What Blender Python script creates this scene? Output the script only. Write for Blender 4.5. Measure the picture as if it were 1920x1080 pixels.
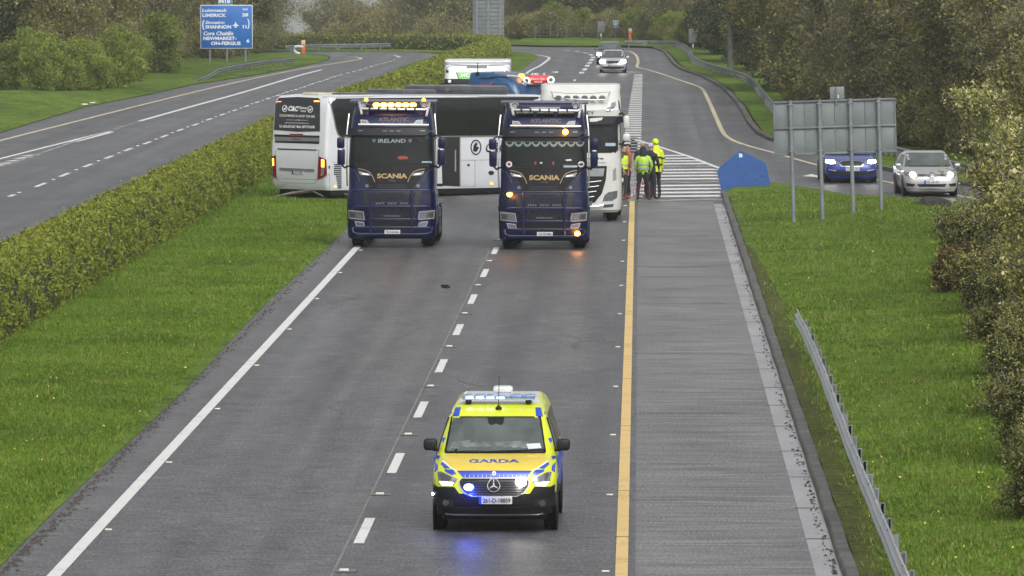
import bpy, bmesh, math, random
import numpy as np
from mathutils import Vector, Matrix, noise
from mathutils.bvhtree import BVHTree
from mathutils.geometry import delaunay_2d_cdt
random.seed(7)
RNG = np.random.default_rng(11)
R = math.radians
sc = bpy.context.scene
for o in list(bpy.data.objects): bpy.data.objects.remove(o)
C = sc.collection

DENOISE = True
# ------------------------------------------------------------------ camera
CAM_H = 8.5
FPX = 12056.0                      # focal length in photo pixels (1920 wide), a 226 mm tele lens
cam = bpy.data.cameras.new('camera'); cam_o = bpy.data.objects.new('camera', cam); C.objects.link(cam_o)
cam.sensor_width = 36; cam.lens = 36*FPX/1920
cam.clip_start = 1; cam.clip_end = 8000
yaw = math.atan(239.0/FPX); pitch = math.atan(651.0/FPX)
CR = (Matrix.Rotation(yaw, 3, 'Z') @ Matrix.Rotation(math.pi/2-pitch, 3, 'X'))
cam_o.matrix_world = Matrix.Translation((0, 0, CAM_H)) @ CR.to_4x4()
CAM = Vector((0, 0, CAM_H))
sc.camera = cam_o

# ------------------------------------------------------------------ light
w = bpy.data.worlds.new('World'); sc.world = w; w.use_nodes = True
nt = w.node_tree; nt.nodes.clear()
sky = nt.nodes.new('ShaderNodeTexSky'); sky.sky_type = 'NISHITA'; sky.sun_disc = False
SUN_EL, SUN_AZ = R(50), R(160)
sky.sun_elevation = SUN_EL; sky.sun_rotation = SUN_AZ; sky.dust_density = 6; sky.air_density = 1.0; sky.ozone_density = 1.5
hs = nt.nodes.new('ShaderNodeHueSaturation'); hs.inputs['Saturation'].default_value = 0.12
bg = nt.nodes.new('ShaderNodeBackground'); bg.inputs['Strength'].default_value = 0.15
ou = nt.nodes.new('ShaderNodeOutputWorld')
tc = nt.nodes.new('ShaderNodeTexCoord'); sx_ = nt.nodes.new('ShaderNodeSeparateXYZ'); cx_ = nt.nodes.new('ShaderNodeCombineXYZ')
ab = nt.nodes.new('ShaderNodeMath'); ab.operation = 'ABSOLUTE'; ad_ = nt.nodes.new('ShaderNodeMath'); ad_.operation = 'ADD'; ad_.inputs[1].default_value = .06
nt.links.new(tc.outputs['Generated'], sx_.inputs[0]); nt.links.new(sx_.outputs[0], cx_.inputs[0]); nt.links.new(sx_.outputs[1], cx_.inputs[1])
nt.links.new(sx_.outputs[2], ab.inputs[0]); nt.links.new(ab.outputs[0], ad_.inputs[0]); nt.links.new(ad_.outputs[0], cx_.inputs[2]); nt.links.new(cx_.outputs[0], sky.inputs[0])
nt.links.new(sky.outputs[0], hs.inputs['Color']); nt.links.new(hs.outputs[0], bg.inputs[0]); nt.links.new(bg.outputs[0], ou.inputs[0])
sl = bpy.data.lights.new('sun', 'SUN'); sl.energy = 1.0; sl.angle = R(60); sl.color = (1, .98, .95)
so = bpy.data.objects.new('sun', sl); C.objects.link(so)
sdir = Vector((math.sin(SUN_AZ)*math.cos(SUN_EL), math.cos(SUN_AZ)*math.cos(SUN_EL), math.sin(SUN_EL)))
so.rotation_euler = sdir.to_track_quat('Z', 'Y').to_euler()
sc.view_settings.view_transform = 'Standard'; sc.view_settings.look = 'None'
sc.view_settings.exposure = 0.18; sc.view_settings.gamma = 1.0
sc.view_settings.use_curve_mapping = False
sc.render.engine = 'CYCLES'
sc.cycles.use_denoising = DENOISE; sc.cycles.max_bounces = 6; sc.cycles.diffuse_bounces = 2; sc.cycles.glossy_bounces = 3
sc.cycles.transmission_bounces = 4; sc.cycles.volume_bounces = 1; sc.cycles.transparent_max_bounces = 6
sc.cycles.volume_step_rate = 20; sc.cycles.sample_clamp_indirect = 4

# ------------------------------------------------------------------ helpers
def ray(px, py):
    return (CR @ Vector(((px-960)/FPX, -(py-540)/FPX, -1))).normalized()
def G(px, py, z=0.0):
    """point of the level plane z seen at a photo pixel (used to survey the place)"""
    d = ray(px, py); t = (z-CAM_H)/d.z
    return Vector((d.x*t, d.y*t, z))
def G2(px, py): p = G(px, py); return (p.x, p.y)

def link(o): C.objects.link(o); return o
def thing(name, label, cat, loc=(0, 0, 0), rz=0, group=None):
    o = bpy.data.objects.new(name, None); link(o); o.location = loc; o.rotation_euler = (0, 0, rz)
    o.empty_display_size = .3
    o['label'] = label; o['category'] = cat
    if group: o['group'] = group
    return o
def basis(o):
    m = Matrix.Identity(4)
    while o is not None:
        m = o.matrix_basis @ m; o = o.parent
    return m
def sharp(me, ang=35):
    me.shade_smooth()
    try: me.set_sharp_from_angle(angle=R(ang))
    except Exception: pass
def mkmesh(name, V, Fc, mats, smooth=None, midx=None):
    me = bpy.data.meshes.new(name); me.from_pydata([tuple(v) for v in V], [], [tuple(f) for f in Fc])
    if not isinstance(mats, (list, tuple)): mats = [mats]
    for m in mats: me.materials.append(m)
    if midx is not None: me.polygons.foreach_set('material_index', np.array(midx, dtype=np.int32))
    me.validate(); me.update()
    if smooth: sharp(me, smooth)
    return me
def part(name, me, parent=None, label=None, kind=None):
    o = bpy.data.objects.new(name, me); link(o)
    if parent is not None: o.parent = parent
    if label: o['label'] = label
    if kind: o['kind'] = kind
    return o
def npmesh(name, V, tri, mats, midx=None, k=3):
    V = np.asarray(V, dtype=np.float32).reshape(-1, 3); T = np.asarray(tri, dtype=np.int32).reshape(-1, k)
    me = bpy.data.meshes.new(name)
    me.vertices.add(len(V)); me.vertices.foreach_set('co', V.ravel())
    me.loops.add(len(T)*k); me.loops.foreach_set('vertex_index', T.ravel())
    me.polygons.add(len(T)); me.polygons.foreach_set('loop_start', np.arange(len(T), dtype=np.int32)*k)
    try: me.polygons.foreach_set('loop_total', np.full(len(T), k, dtype=np.int32))
    except Exception: pass
    if not isinstance(mats, (list, tuple)): mats = [mats]
    for m in mats: me.materials.append(m)
    if midx is not None: me.polygons.foreach_set('material_index', np.asarray(midx, dtype=np.int32))
    me.update(calc_edges=True)
    return me

class MB:
    def __init__(s): s.v = []; s.f = []
    def add(s, V, Fc):
        n = len(s.v); s.v += [Vector(v) for v in V]; s.f += [tuple(i+n for i in f) for f in Fc]; return s
    def box(s, c, size, rz=0, bev=0):
        hx, hy, hz = [a/2 for a in size]; b = min(bev, hx*.9, hy*.9, hz*.9)
        m = Matrix.Rotation(rz, 3, 'Z'); c = Vector(c)
        if b <= 0:
            V = [(x, y, z) for z in (-hz, hz) for (x, y) in ((-hx, -hy), (hx, -hy), (hx, hy), (-hx, hy))]
            Fc = [(3, 2, 1, 0), (4, 5, 6, 7), (0, 1, 5, 4), (1, 2, 6, 5), (2, 3, 7, 6), (3, 0, 4, 7)]
            return s.add([c+m@Vector(v) for v in V], Fc)
        bm = bmesh.new(); bmesh.ops.create_cube(bm, size=1)
        for v in bm.verts: v.co = Vector((v.co.x*2*hx, v.co.y*2*hy, v.co.z*2*hz))
        bmesh.ops.bevel(bm, geom=list(bm.edges), offset=b, segments=2, affect='EDGES', profile=.5)
        V = [c+m@v.co for v in bm.verts]; bm.verts.index_update()
        Fc = [tuple(v.index for v in f.verts) for f in bm.faces]; bm.free()
        return s.add(V, Fc)
    def tube(s, pts, r, n=8, caps=True):
        pts = [Vector(p) for p in pts]; V = []; Fc = []
        rr = r if isinstance(r, (list, tuple)) else [r]*len(pts)
        up = None
        for i, p in enumerate(pts):
            t = (pts[min(i+1, len(pts)-1)]-pts[max(i-1, 0)]).normalized()
            if up is None: up = Vector((0, 0, 1)) if abs(t.z) < .9 else Vector((0, 1, 0))
            a = t.cross(up).normalized(); b = a.cross(t).normalized()
            for k in range(n):
                q = 2*math.pi*k/n; V.append(p+(a*math.cos(q)+b*math.sin(q))*rr[i])
        for i in range(len(pts)-1):
            for k in range(n):
                Fc.append((i*n+k, i*n+(k+1) % n, (i+1)*n+(k+1) % n, (i+1)*n+k))
        if caps: Fc += [tuple(range(n))[::-1], tuple(range((len(pts)-1)*n, len(pts)*n))]
        return s.add(V, Fc)
    def lathe(s, prof, c=(0, 0, 0), axis='X', n=24, closed=False):
        """prof: list of (along axis, radius)"""
        V = []; Fc = []; c = Vector(c); m = len(prof)
        for i in range(n):
            q = 2*math.pi*i/n; cs, sn = math.cos(q), math.sin(q)
            for a, r_ in prof:
                v = {'X': (a, r_*cs, r_*sn), 'Y': (r_*cs, a, r_*sn), 'Z': (r_*cs, r_*sn, a)}[axis]
                V.append(c+Vector(v))
        for i in range(n):
            j = (i+1) % n
            for k in range(m-1): Fc.append((i*m+k, j*m+k, j*m+k+1, i*m+k+1))
        return s.add(V, Fc)
    def prism(s, poly, z0, z1):
        n = len(poly)
        V = [(p[0], p[1], z0) for p in poly]+[(p[0], p[1], z1) for p in poly]
        Fc = [tuple(range(n))[::-1], tuple(range(n, 2*n))]+[(i, (i+1) % n, n+(i+1) % n, n+i) for i in range(n)]
        return s.add(V, Fc)
    def mesh(s, name, mats, smooth=35): return mkmesh(name, s.v, s.f, mats, smooth)
    def put(s, name, mats, parent=None, smooth=35, label=None, kind=None):
        return part(name, s.mesh(name, mats, smooth), parent, label, kind)

# ------------------------------------------------------------------ materials
MATS = {}
def mat(name, col, rough=.5, metal=0, coat=0, var=.1, scale=3., bump=0., emis=None, estr=0, spec=.5, trans=0, rvar=0., vary_obj=0.):
    if name in MATS: return MATS[name]
    m = bpy.data.materials.new(name); m.use_nodes = True; n = m.node_tree; L = n.links
    p = n.nodes['Principled BSDF']
    p.inputs['Roughness'].default_value = rough; p.inputs['Metallic'].default_value = metal
    p.inputs['Specular IOR Level'].default_value = spec
    p.inputs['Coat Weight'].default_value = coat; p.inputs['Coat Roughness'].default_value = .06
    if trans: p.inputs['Transmission Weight'].default_value = trans
    ge = n.nodes.new('ShaderNodeNewGeometry')
    no = n.nodes.new('ShaderNodeTexNoise'); no.inputs['Scale'].default_value = scale; no.inputs['Detail'].default_value = 5
    L.new(ge.outputs['Position'], no.inputs['Vector'])
    mx = n.nodes.new('ShaderNodeMix'); mx.data_type = 'RGBA'
    mr = n.nodes.new('ShaderNodeMapRange'); mr.inputs['From Min'].default_value = .3; mr.inputs['From Max'].default_value = .7
    L.new(no.outputs['Fac'], mr.inputs['Value']); L.new(mr.outputs[0], mx.inputs['Factor'])
    mx.inputs['A'].default_value = tuple(c*(1-var) for c in col)+(1,); mx.inputs['B'].default_value = tuple(min(1, c*(1+var)) for c in col)+(1,)
    L.new(mx.outputs['Result'], p.inputs['Base Color'])
    if rvar:
        m2 = n.nodes.new('ShaderNodeMapRange'); m2.inputs['To Min'].default_value = max(.02, rough-rvar); m2.inputs['To Max'].default_value = min(1, rough+rvar)
        L.new(mr.outputs[0], m2.inputs['Value']); L.new(m2.outputs[0], p.inputs['Roughness'])
    if bump:
        b = n.nodes.new('ShaderNodeBump'); b.inputs['Strength'].default_value = bump; b.inputs['Distance'].default_value = .02
        n2 = n.nodes.new('ShaderNodeTexNoise'); n2.inputs['Scale'].default_value = scale*8; n2.inputs['Detail'].default_value = 3
        L.new(ge.outputs['Position'], n2.inputs['Vector']); L.new(n2.outputs['Fac'], b.inputs['Height']); L.new(b.outputs[0], p.inputs['Normal'])
    if emis:
        p.inputs['Emission Color'].default_value = emis+(1,); p.inputs['Emission Strength'].default_value = estr
    MATS[name] = m; return m

def ground_mat(name, stops, rough, scales, streak=None, bump=.3, spec=.5, rv=(.0, .0), fine=60, bdist=.01):
    """ground material from layered noises. stops: dark, mid, light colours"""
    m = bpy.data.materials.new(name); m.use_nodes = True; n = m.node_tree; L = n.links
    p = n.nodes['Principled BSDF']; ge = n.nodes.new('ShaderNodeNewGeometry'); p.inputs['Specular IOR Level'].default_value = spec
    def nz(sc_, vec=(1, 1, 1), det=4):
        mp = n.nodes.new('ShaderNodeMapping'); mp.inputs['Scale'].default_value = vec
        L.new(ge.outputs['Position'], mp.inputs['Vector'])
        t = n.nodes.new('ShaderNodeTexNoise'); t.inputs['Scale'].default_value = sc_; t.inputs['Detail'].default_value = det
        L.new(mp.outputs[0], t.inputs['Vector']); return t.outputs['Fac']
    def math_(op, a, b):
        q = n.nodes.new('ShaderNodeMath'); q.operation = op
        for i, x in enumerate((a, b)):
            if isinstance(x, (int, float)): q.inputs[i].default_value = x
            else: L.new(x, q.inputs[i])
        return q.outputs[0]
    acc = None; wsum = 0
    for s_, wt, vec in scales:
        t = math_('MULTIPLY', math_('SUBTRACT', nz(s_, vec), .5), wt)
        acc = t if acc is None else math_('ADD', acc, t)
    acc = math_('ADD', acc, .5)
    cr = n.nodes.new('ShaderNodeValToRGB'); e = cr.color_ramp.elements
    e[0].position = .15; e[0].color = stops[0]+(1,); e[1].position = .85; e[1].color = stops[2]+(1,)
    x = e.new(.5); x.color = stops[1]+(1,)
    L.new(acc, cr.inputs[0]); L.new(cr.outputs[0], p.inputs['Base Color'])
    mr = n.nodes.new('ShaderNodeMapRange'); mr.inputs['From Min'].default_value = .3; mr.inputs['From Max'].default_value = .7
    mr.inputs['To Min'].default_value = rough-rv[0]; mr.inputs['To Max'].default_value = rough+rv[1]
    L.new(nz(.6, (1, .25, 1), 5), mr.inputs['Value']); L.new(mr.outputs[0], p.inputs['Roughness'])
    b = n.nodes.new('ShaderNodeBump'); b.inputs['Strength'].default_value = bump; b.inputs['Distance'].default_value = bdist
    L.new(nz(fine, (1, 1, 1), 3), b.inputs['Height']); L.new(b.outputs[0], p.inputs['Normal'])
    MATS[name] = m; return m

ASPH = ground_mat('wet_asphalt', ((.022, .023, .026), (.064, .064, .068), (.145, .145, .147)), .42,
                  [(.22, .2, (1, .12, 1)), (7, 1.1, (.35, 1, 1)), (20, 1.7, (1, .45, 1)), (2.2, .25, (.6, .2, 1)), (1.5, .65, (1, .008, 1)), (.5, .15, (1, .35, 1)), (3., .35, (.3, .5, 1))], bump=.6, rv=(.03, .05), fine=45, bdist=.012, spec=.42)
CONC = ground_mat('brushed_concrete', ((.045, .045, .047), (.115, .115, .117), (.23, .228, .225)), .45,
                  [(.35, .5, (1, .3, 1)), (3.2, .8, (.12, 1, 1)), (5, .9, (.14, 1, 1)), (26, 1.7, (1, .5, 1))], bump=.5, rv=(.04, .05), fine=35, bdist=.01, spec=.42)
CHAN = ground_mat('channel_concrete', ((.12, .12, .12), (.25, .25, .255), (.34, .34, .34)), .38,
                  [(.8, .6, (1, .3, 1)), (25, .7, (.5, .5, 1))], bump=.3, rv=(.15, .1), fine=30)
KERB = ground_mat('kerb_concrete', ((.035, .033, .03), (.085, .082, .075), (.16, .155, .145)), .75,
                  [(1.5, 1., (1, 1, 1)), (20, 1., (1, 1, 1))], bump=.5)
GRASS = ground_mat('grass_ground', ((.040, .064, .008), (.078, .135, .013), (.135, .195, .026)), .9,
                   [(.13, .9, (1, .45, 1)), (.7, .9, (1, .5, 1)), (2.5, 1.0, (1, .5, 1)), (8, 1., (1, .6, 1)), (24, 1.0, (1, .7, 1))], bump=1., fine=14, bdist=.06, spec=.15)
MOSS = ground_mat('mossy_verge', ((.025, .030, .008), (.06, .075, .016), (.11, .115, .03)), .9,
                  [(.5, .7, (1, .45, 1)), (6, 1, (1, .6, 1)), (24, 1.0, (1, .7, 1))], bump=1., fine=14, bdist=.05, spec=.15)
FIELD = ground_mat('field_grass', ((.035, .07, .012), (.06, .11, .02), (.09, .13, .035)), .95,
                   [(.05, .8, (1, 1, 1)), (.8, .8, (1, 1, 1))], bump=.5, fine=5, spec=.1)
def paint_mark(name, col, wear=.35):
    m = bpy.data.materials.new(name); m.use_nodes = True; n = m.node_tree; L = n.links; p = n.nodes['Principled BSDF']
    ge = n.nodes.new('ShaderNodeNewGeometry')
    t = n.nodes.new('ShaderNodeTexNoise'); t.inputs['Scale'].default_value = 22; t.inputs['Detail'].default_value = 6; L.new(ge.outputs['Position'], t.inputs['Vector'])
    t2 = n.nodes.new('ShaderNodeTexNoise'); t2.inputs['Scale'].default_value = 1.3; t2.inputs['Detail'].default_value = 3; L.new(ge.outputs['Position'], t2.inputs['Vector'])
    ad = n.nodes.new('ShaderNodeMath'); ad.operation = 'ADD'; L.new(t.outputs[0], ad.inputs[0]); L.new(t2.outputs[0], ad.inputs[1])
    cr = n.nodes.new('ShaderNodeValToRGB'); e = cr.color_ramp.elements
    e[0].position = max(.01, wear-.06); e[0].color = (.09, .09, .09, 1); e[1].position = wear+.12; e[1].color = col+(1,)
    hf = n.nodes.new('ShaderNodeMath'); hf.operation = 'MULTIPLY'; hf.inputs[1].default_value = .5; L.new(ad.outputs[0], hf.inputs[0])
    L.new(hf.outputs[0], cr.inputs[0]); L.new(cr.outputs[0], p.inputs['Base Color']); p.inputs['Roughness'].default_value = .5
    MATS[name] = m; return m
M_WHITE = paint_mark('white_road_paint', (.62, .62, .60), .33)
M_WORN = paint_mark('worn_white_road_paint', (.42, .42, .42), .50)
M_YEL = paint_mark('yellow_road_paint', (.62, .43, .15), .33)
M_YPALE = paint_mark('pale_yellow_road_paint', (.55, .47, .30), .38)
STEELK = mat('shaded_steel', (.20, .21, .22), .55, .2, var=.25, scale=2, rvar=.1)  # galvanised steel darkened, shade of upright rail faces put into the colour
STEEL = mat('galvanised_steel', (.42, .44, .45), .42, .55, var=.2, scale=2, rvar=.1, bump=.1)
STEELD = mat('dull_galvanised_steel', (.16, .17, .19), .6, .3, var=.25, scale=2)
POSTM = mat('post_galvanised', (.20, .22, .24), .6, .25, var=.15)
BLACK = mat('black_plastic', (.008, .008, .009), .5, var=.2, spec=.3)
RUB = mat('tyre_rubber', (.008, .008, .008), .85, var=.25, bump=.2, spec=.2)
CHROME = mat('chrome', (.62, .63, .65), .16, 1, var=.05)
SILV = mat('satin_silver', (.50, .51, .52), .35, .5, var=.05)
GLASS = mat('dark_windscreen_glass', (.010, .014, .013), .15, 0, coat=0, var=.35, scale=1.3, spec=.18)
GLASSL = mat('pale_windscreen_glass', (.07, .085, .08), .16, 0, coat=.3, var=.35, scale=2.2, spec=.5)
GLASSB = mat('black_coach_glass', (.006, .007, .008), .09, 0, coat=.3, var=.3, bump=.15, spec=.4)
WHITEP = mat('white_paint', (.60, .61, .62), .28, 0, coat=.6, var=.05)
NAVY = mat('navy_paint', (.0006, .0045, .036), .3, .0, coat=.12, spec=.3, var=.2)
LAMPG = mat('lamp_glass', (.22, .23, .25), .15, .6, coat=.5, var=.4, scale=25)
PLATE = mat('number_plate_white', (.55, .56, .57), .4, var=.05)
PLBLUE = mat('plate_blue', (.01, .07, .35), .4)
INK = mat('black_ink', (.012, .012, .013), .5)
WINK = mat('white_lettering', (.72, .72, .72), .5, var=.02)
AMB = mat('lit_amber', (.9, .3, .02), .4, emis=(1, .36, .04), estr=6)
AMBH = mat('lit_amber_core', (1, .6, .2), .4, emis=(1, .62, .20), estr=40)
AMBS = mat('lit_amber_soft', (.9, .35, .04), .4, emis=(1, .38, .05), estr=2.2)
REDL = mat('red_lamp_glass', (.16, .008, .012), .2, coat=1, var=.15)
HEADL = mat('lit_headlamp', (1, .95, .85), .3, emis=(1, .93, .80), estr=35)
HEADW = mat('lit_warm_headlamp', (1, .85, .6), .3, emis=(1, .80, .50), estr=30)

# ------------------------------------------------------------------ surfaces and decals
class Skin:
    """surface of a finished body, found along sight lines; decals lie on it"""
    def __init__(s, objs, dist):
        V = []; Fc = []
        for o in objs:
            m = basis(o); n = len(V)
            V += [m @ v.co for v in o.data.vertices]; Fc += [[i+n for i in p.vertices] for p in o.data.polygons]
        s.b = BVHTree.FromPolygons(V, Fc); s.d = dist
    def __call__(s, px, py):
        d = ray(px, py); h = s.b.ray_cast(CAM, d)
        if h[0] is None:
            h = s.b.find_nearest(CAM+d*(s.d/d.y))
            n = h[1]; 
            if n.dot(d) > 0: n = -n
            return h[0], n
        n = h[1]
        if n.dot(d) > 0: n = -n
        return h[0], n
class Plane:
    """flat sheet: origin, right, up vectors in metres; u to the right, v DOWN"""
    def __init__(s, o, r, u): s.o = Vector(o); s.r = Vector(r).normalized(); s.u = Vector(u).normalized(); s.n = s.r.cross(s.u).normalized()
    def __call__(s, u, v): return s.o+s.r*u-s.u*v, s.n
class Crop:
    def __init__(s, x0, y0, k, f): s.x0, s.y0, s.k, s.f = x0, y0, k, f
    def __call__(s, u, v): return s.f(s.x0+u/s.k, s.y0+v/s.k)

def finish(name, V, Fc, m, parent, mirror=False, smooth=40, label=None):
    inv = basis(parent).inverted() if parent is not None else Matrix.Identity(4)
    L = [inv @ v for v in V]
    out = [part(name, mkmesh(name, L, Fc, m, smooth), parent, label)]
    if mirror:
        out.append(part(name, mkmesh(name, [Vector((-v.x, v.y, v.z)) for v in L], [tuple(reversed(f)) for f in Fc], m, smooth), parent, label))
    return out
def decal(name, poly, f, m, parent, off=.006, step=None, mirror=False, back=.01, label=None):
    n = len(poly); xs = [p[0] for p in poly]; ys = [p[1] for p in poly]
    ext = max(max(xs)-min(xs), max(ys)-min(ys))
    if step is None: step = ext/10
    pts = []; 
    for i in range(n):
        a = Vector(poly[i][:2]); b = Vector(poly[(i+1) % n][:2]); k = max(1, int((b-a).length/step+.5))
        for j in range(k): pts.append(a.lerp(b, j/k))
    nb = len(pts); ed = [(i, (i+1) % nb) for i in range(nb)]
    def inside(x, y):
        c = False
        for i in range(n):
            x1, y1 = poly[i][:2]; x2, y2 = poly[(i+1) % n][:2]
            if (y1 > y) != (y2 > y) and x < (x2-x1)*(y-y1)/(y2-y1)+x1: c = not c
        return c
    x = min(xs)+step/2
    while x < max(xs):
        y = min(ys)+step/2
        while y < max(ys):
            if inside(x, y): pts.append(Vector((x, y)))
            y += step
        x += step
    r = delaunay_2d_cdt(pts, ed, [], 1, 1e-5)
    vs, es, fs = r[0], r[1], r[2]
    P = []; B = []
    for v in vs:
        q, nn = f(v[0], v[1]); P.append(q+nn*off); B.append(q-nn*back)
    N = len(P); Fc = [tuple(t) for t in fs]
    # orient to the normal
    if Fc:
        a, b, c = [P[i] for i in Fc[0]]; q, nn = f(*vs[Fc[0][0]])
        if (b-a).cross(c-a).dot(nn) < 0: Fc = [tuple(reversed(t)) for t in Fc]
    cnt = {}
    for t in Fc:
        for i in range(len(t)):
            e = (t[i], t[(i+1) % len(t)]); cnt[e] = 1
    sk = [(e[1], e[0], N+e[0], N+e[1]) for e in cnt if (e[1], e[0]) not in cnt]
    return finish(name, P+B, Fc+sk, m, parent, mirror, 40, label)
def stroke(name, pts, wd, f, m, parent, off=.01, mirror=False, label=None):
    """thin painted line along points"""
    L = []; Rr = []
    for i, p in enumerate(pts):
        t = Vector(pts[min(i+1, len(pts)-1)])-Vector(pts[max(i-1, 0)]); t.normalize(); nn = Vector((-t.y, t.x))*wd/2
        L.append(tuple(Vector(p)+nn)); Rr.append(tuple(Vector(p)-nn))
    return decal(name, L+Rr[::-1], f, m, parent, off, step=max(wd*2, 20), mirror=mirror, label=label)
def disc(cx, cy, r, n=14, ry=None): return [(cx+r*math.cos(2*math.pi*i/n), cy+(ry or r)*math.sin(2*math.pi*i/n)) for i in range(n)]
def rect(x0, y0, x1, y1): return [(x0, y0), (x1, y0), (x1, y1), (x0, y1)]
def tube_on(name, pts, r, f, m, parent, off=.05, mirror=False, n=8):
    P = []
    for p in pts: q, nn = f(*p); P.append(q+nn*off)
    b = MB().tube(P, r, n); return finish(name, b.v, b.f, m, parent, mirror, 50)
_TX = {}
def text2d(s, bold=0.0):
    k = (s, bold)
    if k in _TX: return _TX[k]
    cu = bpy.data.curves.new('t', 'FONT'); cu.body = s; cu.offset = bold; cu.resolution_u = 3
    ob = bpy.data.objects.new('t', cu); C.objects.link(ob)
    dg = bpy.context.evaluated_depsgraph_get(); dg.update(); me = bpy.data.meshes.new_from_object(ob.evaluated_get(dg))
    V = [v.co.copy() for v in me.vertices]; Fc = [tuple(p.vertices) for p in me.polygons]
    bpy.data.objects.remove(ob); bpy.data.curves.remove(cu); bpy.data.meshes.remove(me)
    x0 = min(v.x for v in V); x1 = max(v.x for v in V); y0 = min(v.y for v in V); y1 = max(v.y for v in V)
    V = [((v.x-x0)/(x1-x0), (v.y-y0)/max(1e-6, y1-y0)) for v in V]
    _TX[k] = (V, Fc); return _TX[k]
def text_on(name, s, box, f, m, parent, off=.012, bold=.015, slant=0, label=None):
    """box: x0,y0,x1,y1 (v down) or four corners TL,TR,BR,BL"""
    V, Fc = text2d(s, bold); P = []
    if len(box) == 4 and not isinstance(box[0], (tuple, list)):
        x0, y0, x1, y1 = box; box = [(x0, y0), (x1, y0), (x1, y1), (x0, y1)]
    TL, TR, BR, BL = [Vector(b) for b in box]
    hgt = (BL-TL).length
    for (u, v) in V:
        a = TL.lerp(TR, u); b = BL.lerp(BR, u); p = b.lerp(a, v); p.x += slant*v*hgt
        q, nn = f(p.x, p.y); P.append(q+nn*off)
    if Fc:
        a, b, c = [P[i] for i in Fc[0][:3]]; q, nn = f(*TL)
        if (b-a).cross(c-a).dot(nn) < 0: Fc = [tuple(reversed(t)) for t in Fc]
    return finish(name, P, Fc, m, parent, smooth=None, label=label)[0]

def rrect(hw, yf, yb, rf, rb=.12, bow=0.0, nf=7, nc=5):
    """plan outline, front at yf; counter-clockwise from front-left corner"""
    P = []
    rf = min(rf, hw*.95); rb = min(rb, hw*.9)
    for k in range(nc+1):
        a = math.pi+math.pi/2*k/nc; P.append((-hw+rf+rf*math.cos(a), yf+bow+rf+rf*math.sin(a)))
    for k in range(1, nf):
        x = -hw+rf+(2*hw-2*rf)*k/nf; P.append((x, yf+bow*(abs(x)/max(1e-6, hw-rf))**2))
    for k in range(nc+1):
        a = -math.pi/2+math.pi/2*k/nc; P.append((hw-rf+rf*math.cos(a), yf+bow+rf+rf*math.sin(a)))
    for k in range(nc+1):
        a = math.pi/2*k/nc; P.append((hw-rb+rb*math.cos(a), yb-rb+rb*math.sin(a)))
    for k in range(nc+1):
        a = math.pi/2+math.pi/2*k/nc; P.append((-hw+rb+rb*math.cos(a), yb-rb+rb*math.sin(a)))
    return P
def stack(name, secs, mats, parent, matf=None, smooth=30, label=None):
    """secs: (z, halfwidth, yfront, yback, rfront[, rback[, bow]])"""
    rings = []
    for s in secs:
        rb = s[5] if len(s) > 5 else .12; bow = s[6] if len(s) > 6 else 0
        rings.append([(x, y, s[0]) for x, y in rrect(s[1], s[2], s[3], s[4], rb, bow)])
    n = len(rings[0]); V = [p for r_ in rings for p in r_]; Fc = []
    for i in range(len(rings)-1):
        for k in range(n): Fc.append((i*n+k, i*n+(k+1) % n, (i+1)*n+(k+1) % n, (i+1)*n+k))
    Fc.append(tuple(range(n))[::-1]); Fc.append(tuple(range((len(rings)-1)*n, len(rings)*n)))
    mi = None
    if matf:
        mi = []
        for f in Fc:
            c = sum((Vector(V[i]) for i in f), Vector())/len(f); mi.append(matf(c))
    me = mkmesh(name, V, Fc, mats, smooth, mi)
    return part(name, me, parent, label)
def wheel(parent, x, y, r, wd, side, rimm=SILV, twin=False, lean=0):
    """side +1: outer face towards +x"""
    h = wd/2
    o = MB().lathe([(side*(h-.05), .02), (side*(h-.03), r*.2), (side*(h-.09), r*.25), (side*(h-.07), r*.55), (side*(h-.02), r*.62), (-side*h*.5, r*.62)], n=20)
    w_ = o.put('wheel', rimm, parent); w_.location = (x, y, r)
    t = MB().lathe([(-h+.02, r*.6), (-h, r*.85), (-h+.03, r*.97), (-h*.5, r), (h*.5, r), (h-.03, r*.97), (h, r*.85), (h-.02, r*.6)], n=28)
    t.put('tyre', RUB, w_)
    return w_
def copy_tree(o, parent=None):
    c = o.copy(); C.objects.link(c); c.parent = parent
    for ch in list(o.children): copy_tree(ch, c)
    return c
def plate(parent, f, box, txt, m=None):
    x0, y0, x1, y1 = box; w_ = x1-x0
    p = decal('number_plate', rect(*box), f, PLATE, parent, .018, back=.01)[0]
    decal('country_band', rect(x0, y0, x0+w_*.08, y1), f, PLBLUE, p, .021)
    text_on('plate_text', txt, (x0+w_*.12, y0+(y1-y0)*.18, x1-w_*.05, y1-(y1-y0)*.16), f, INK, p, .024, .02)
    return p
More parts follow.
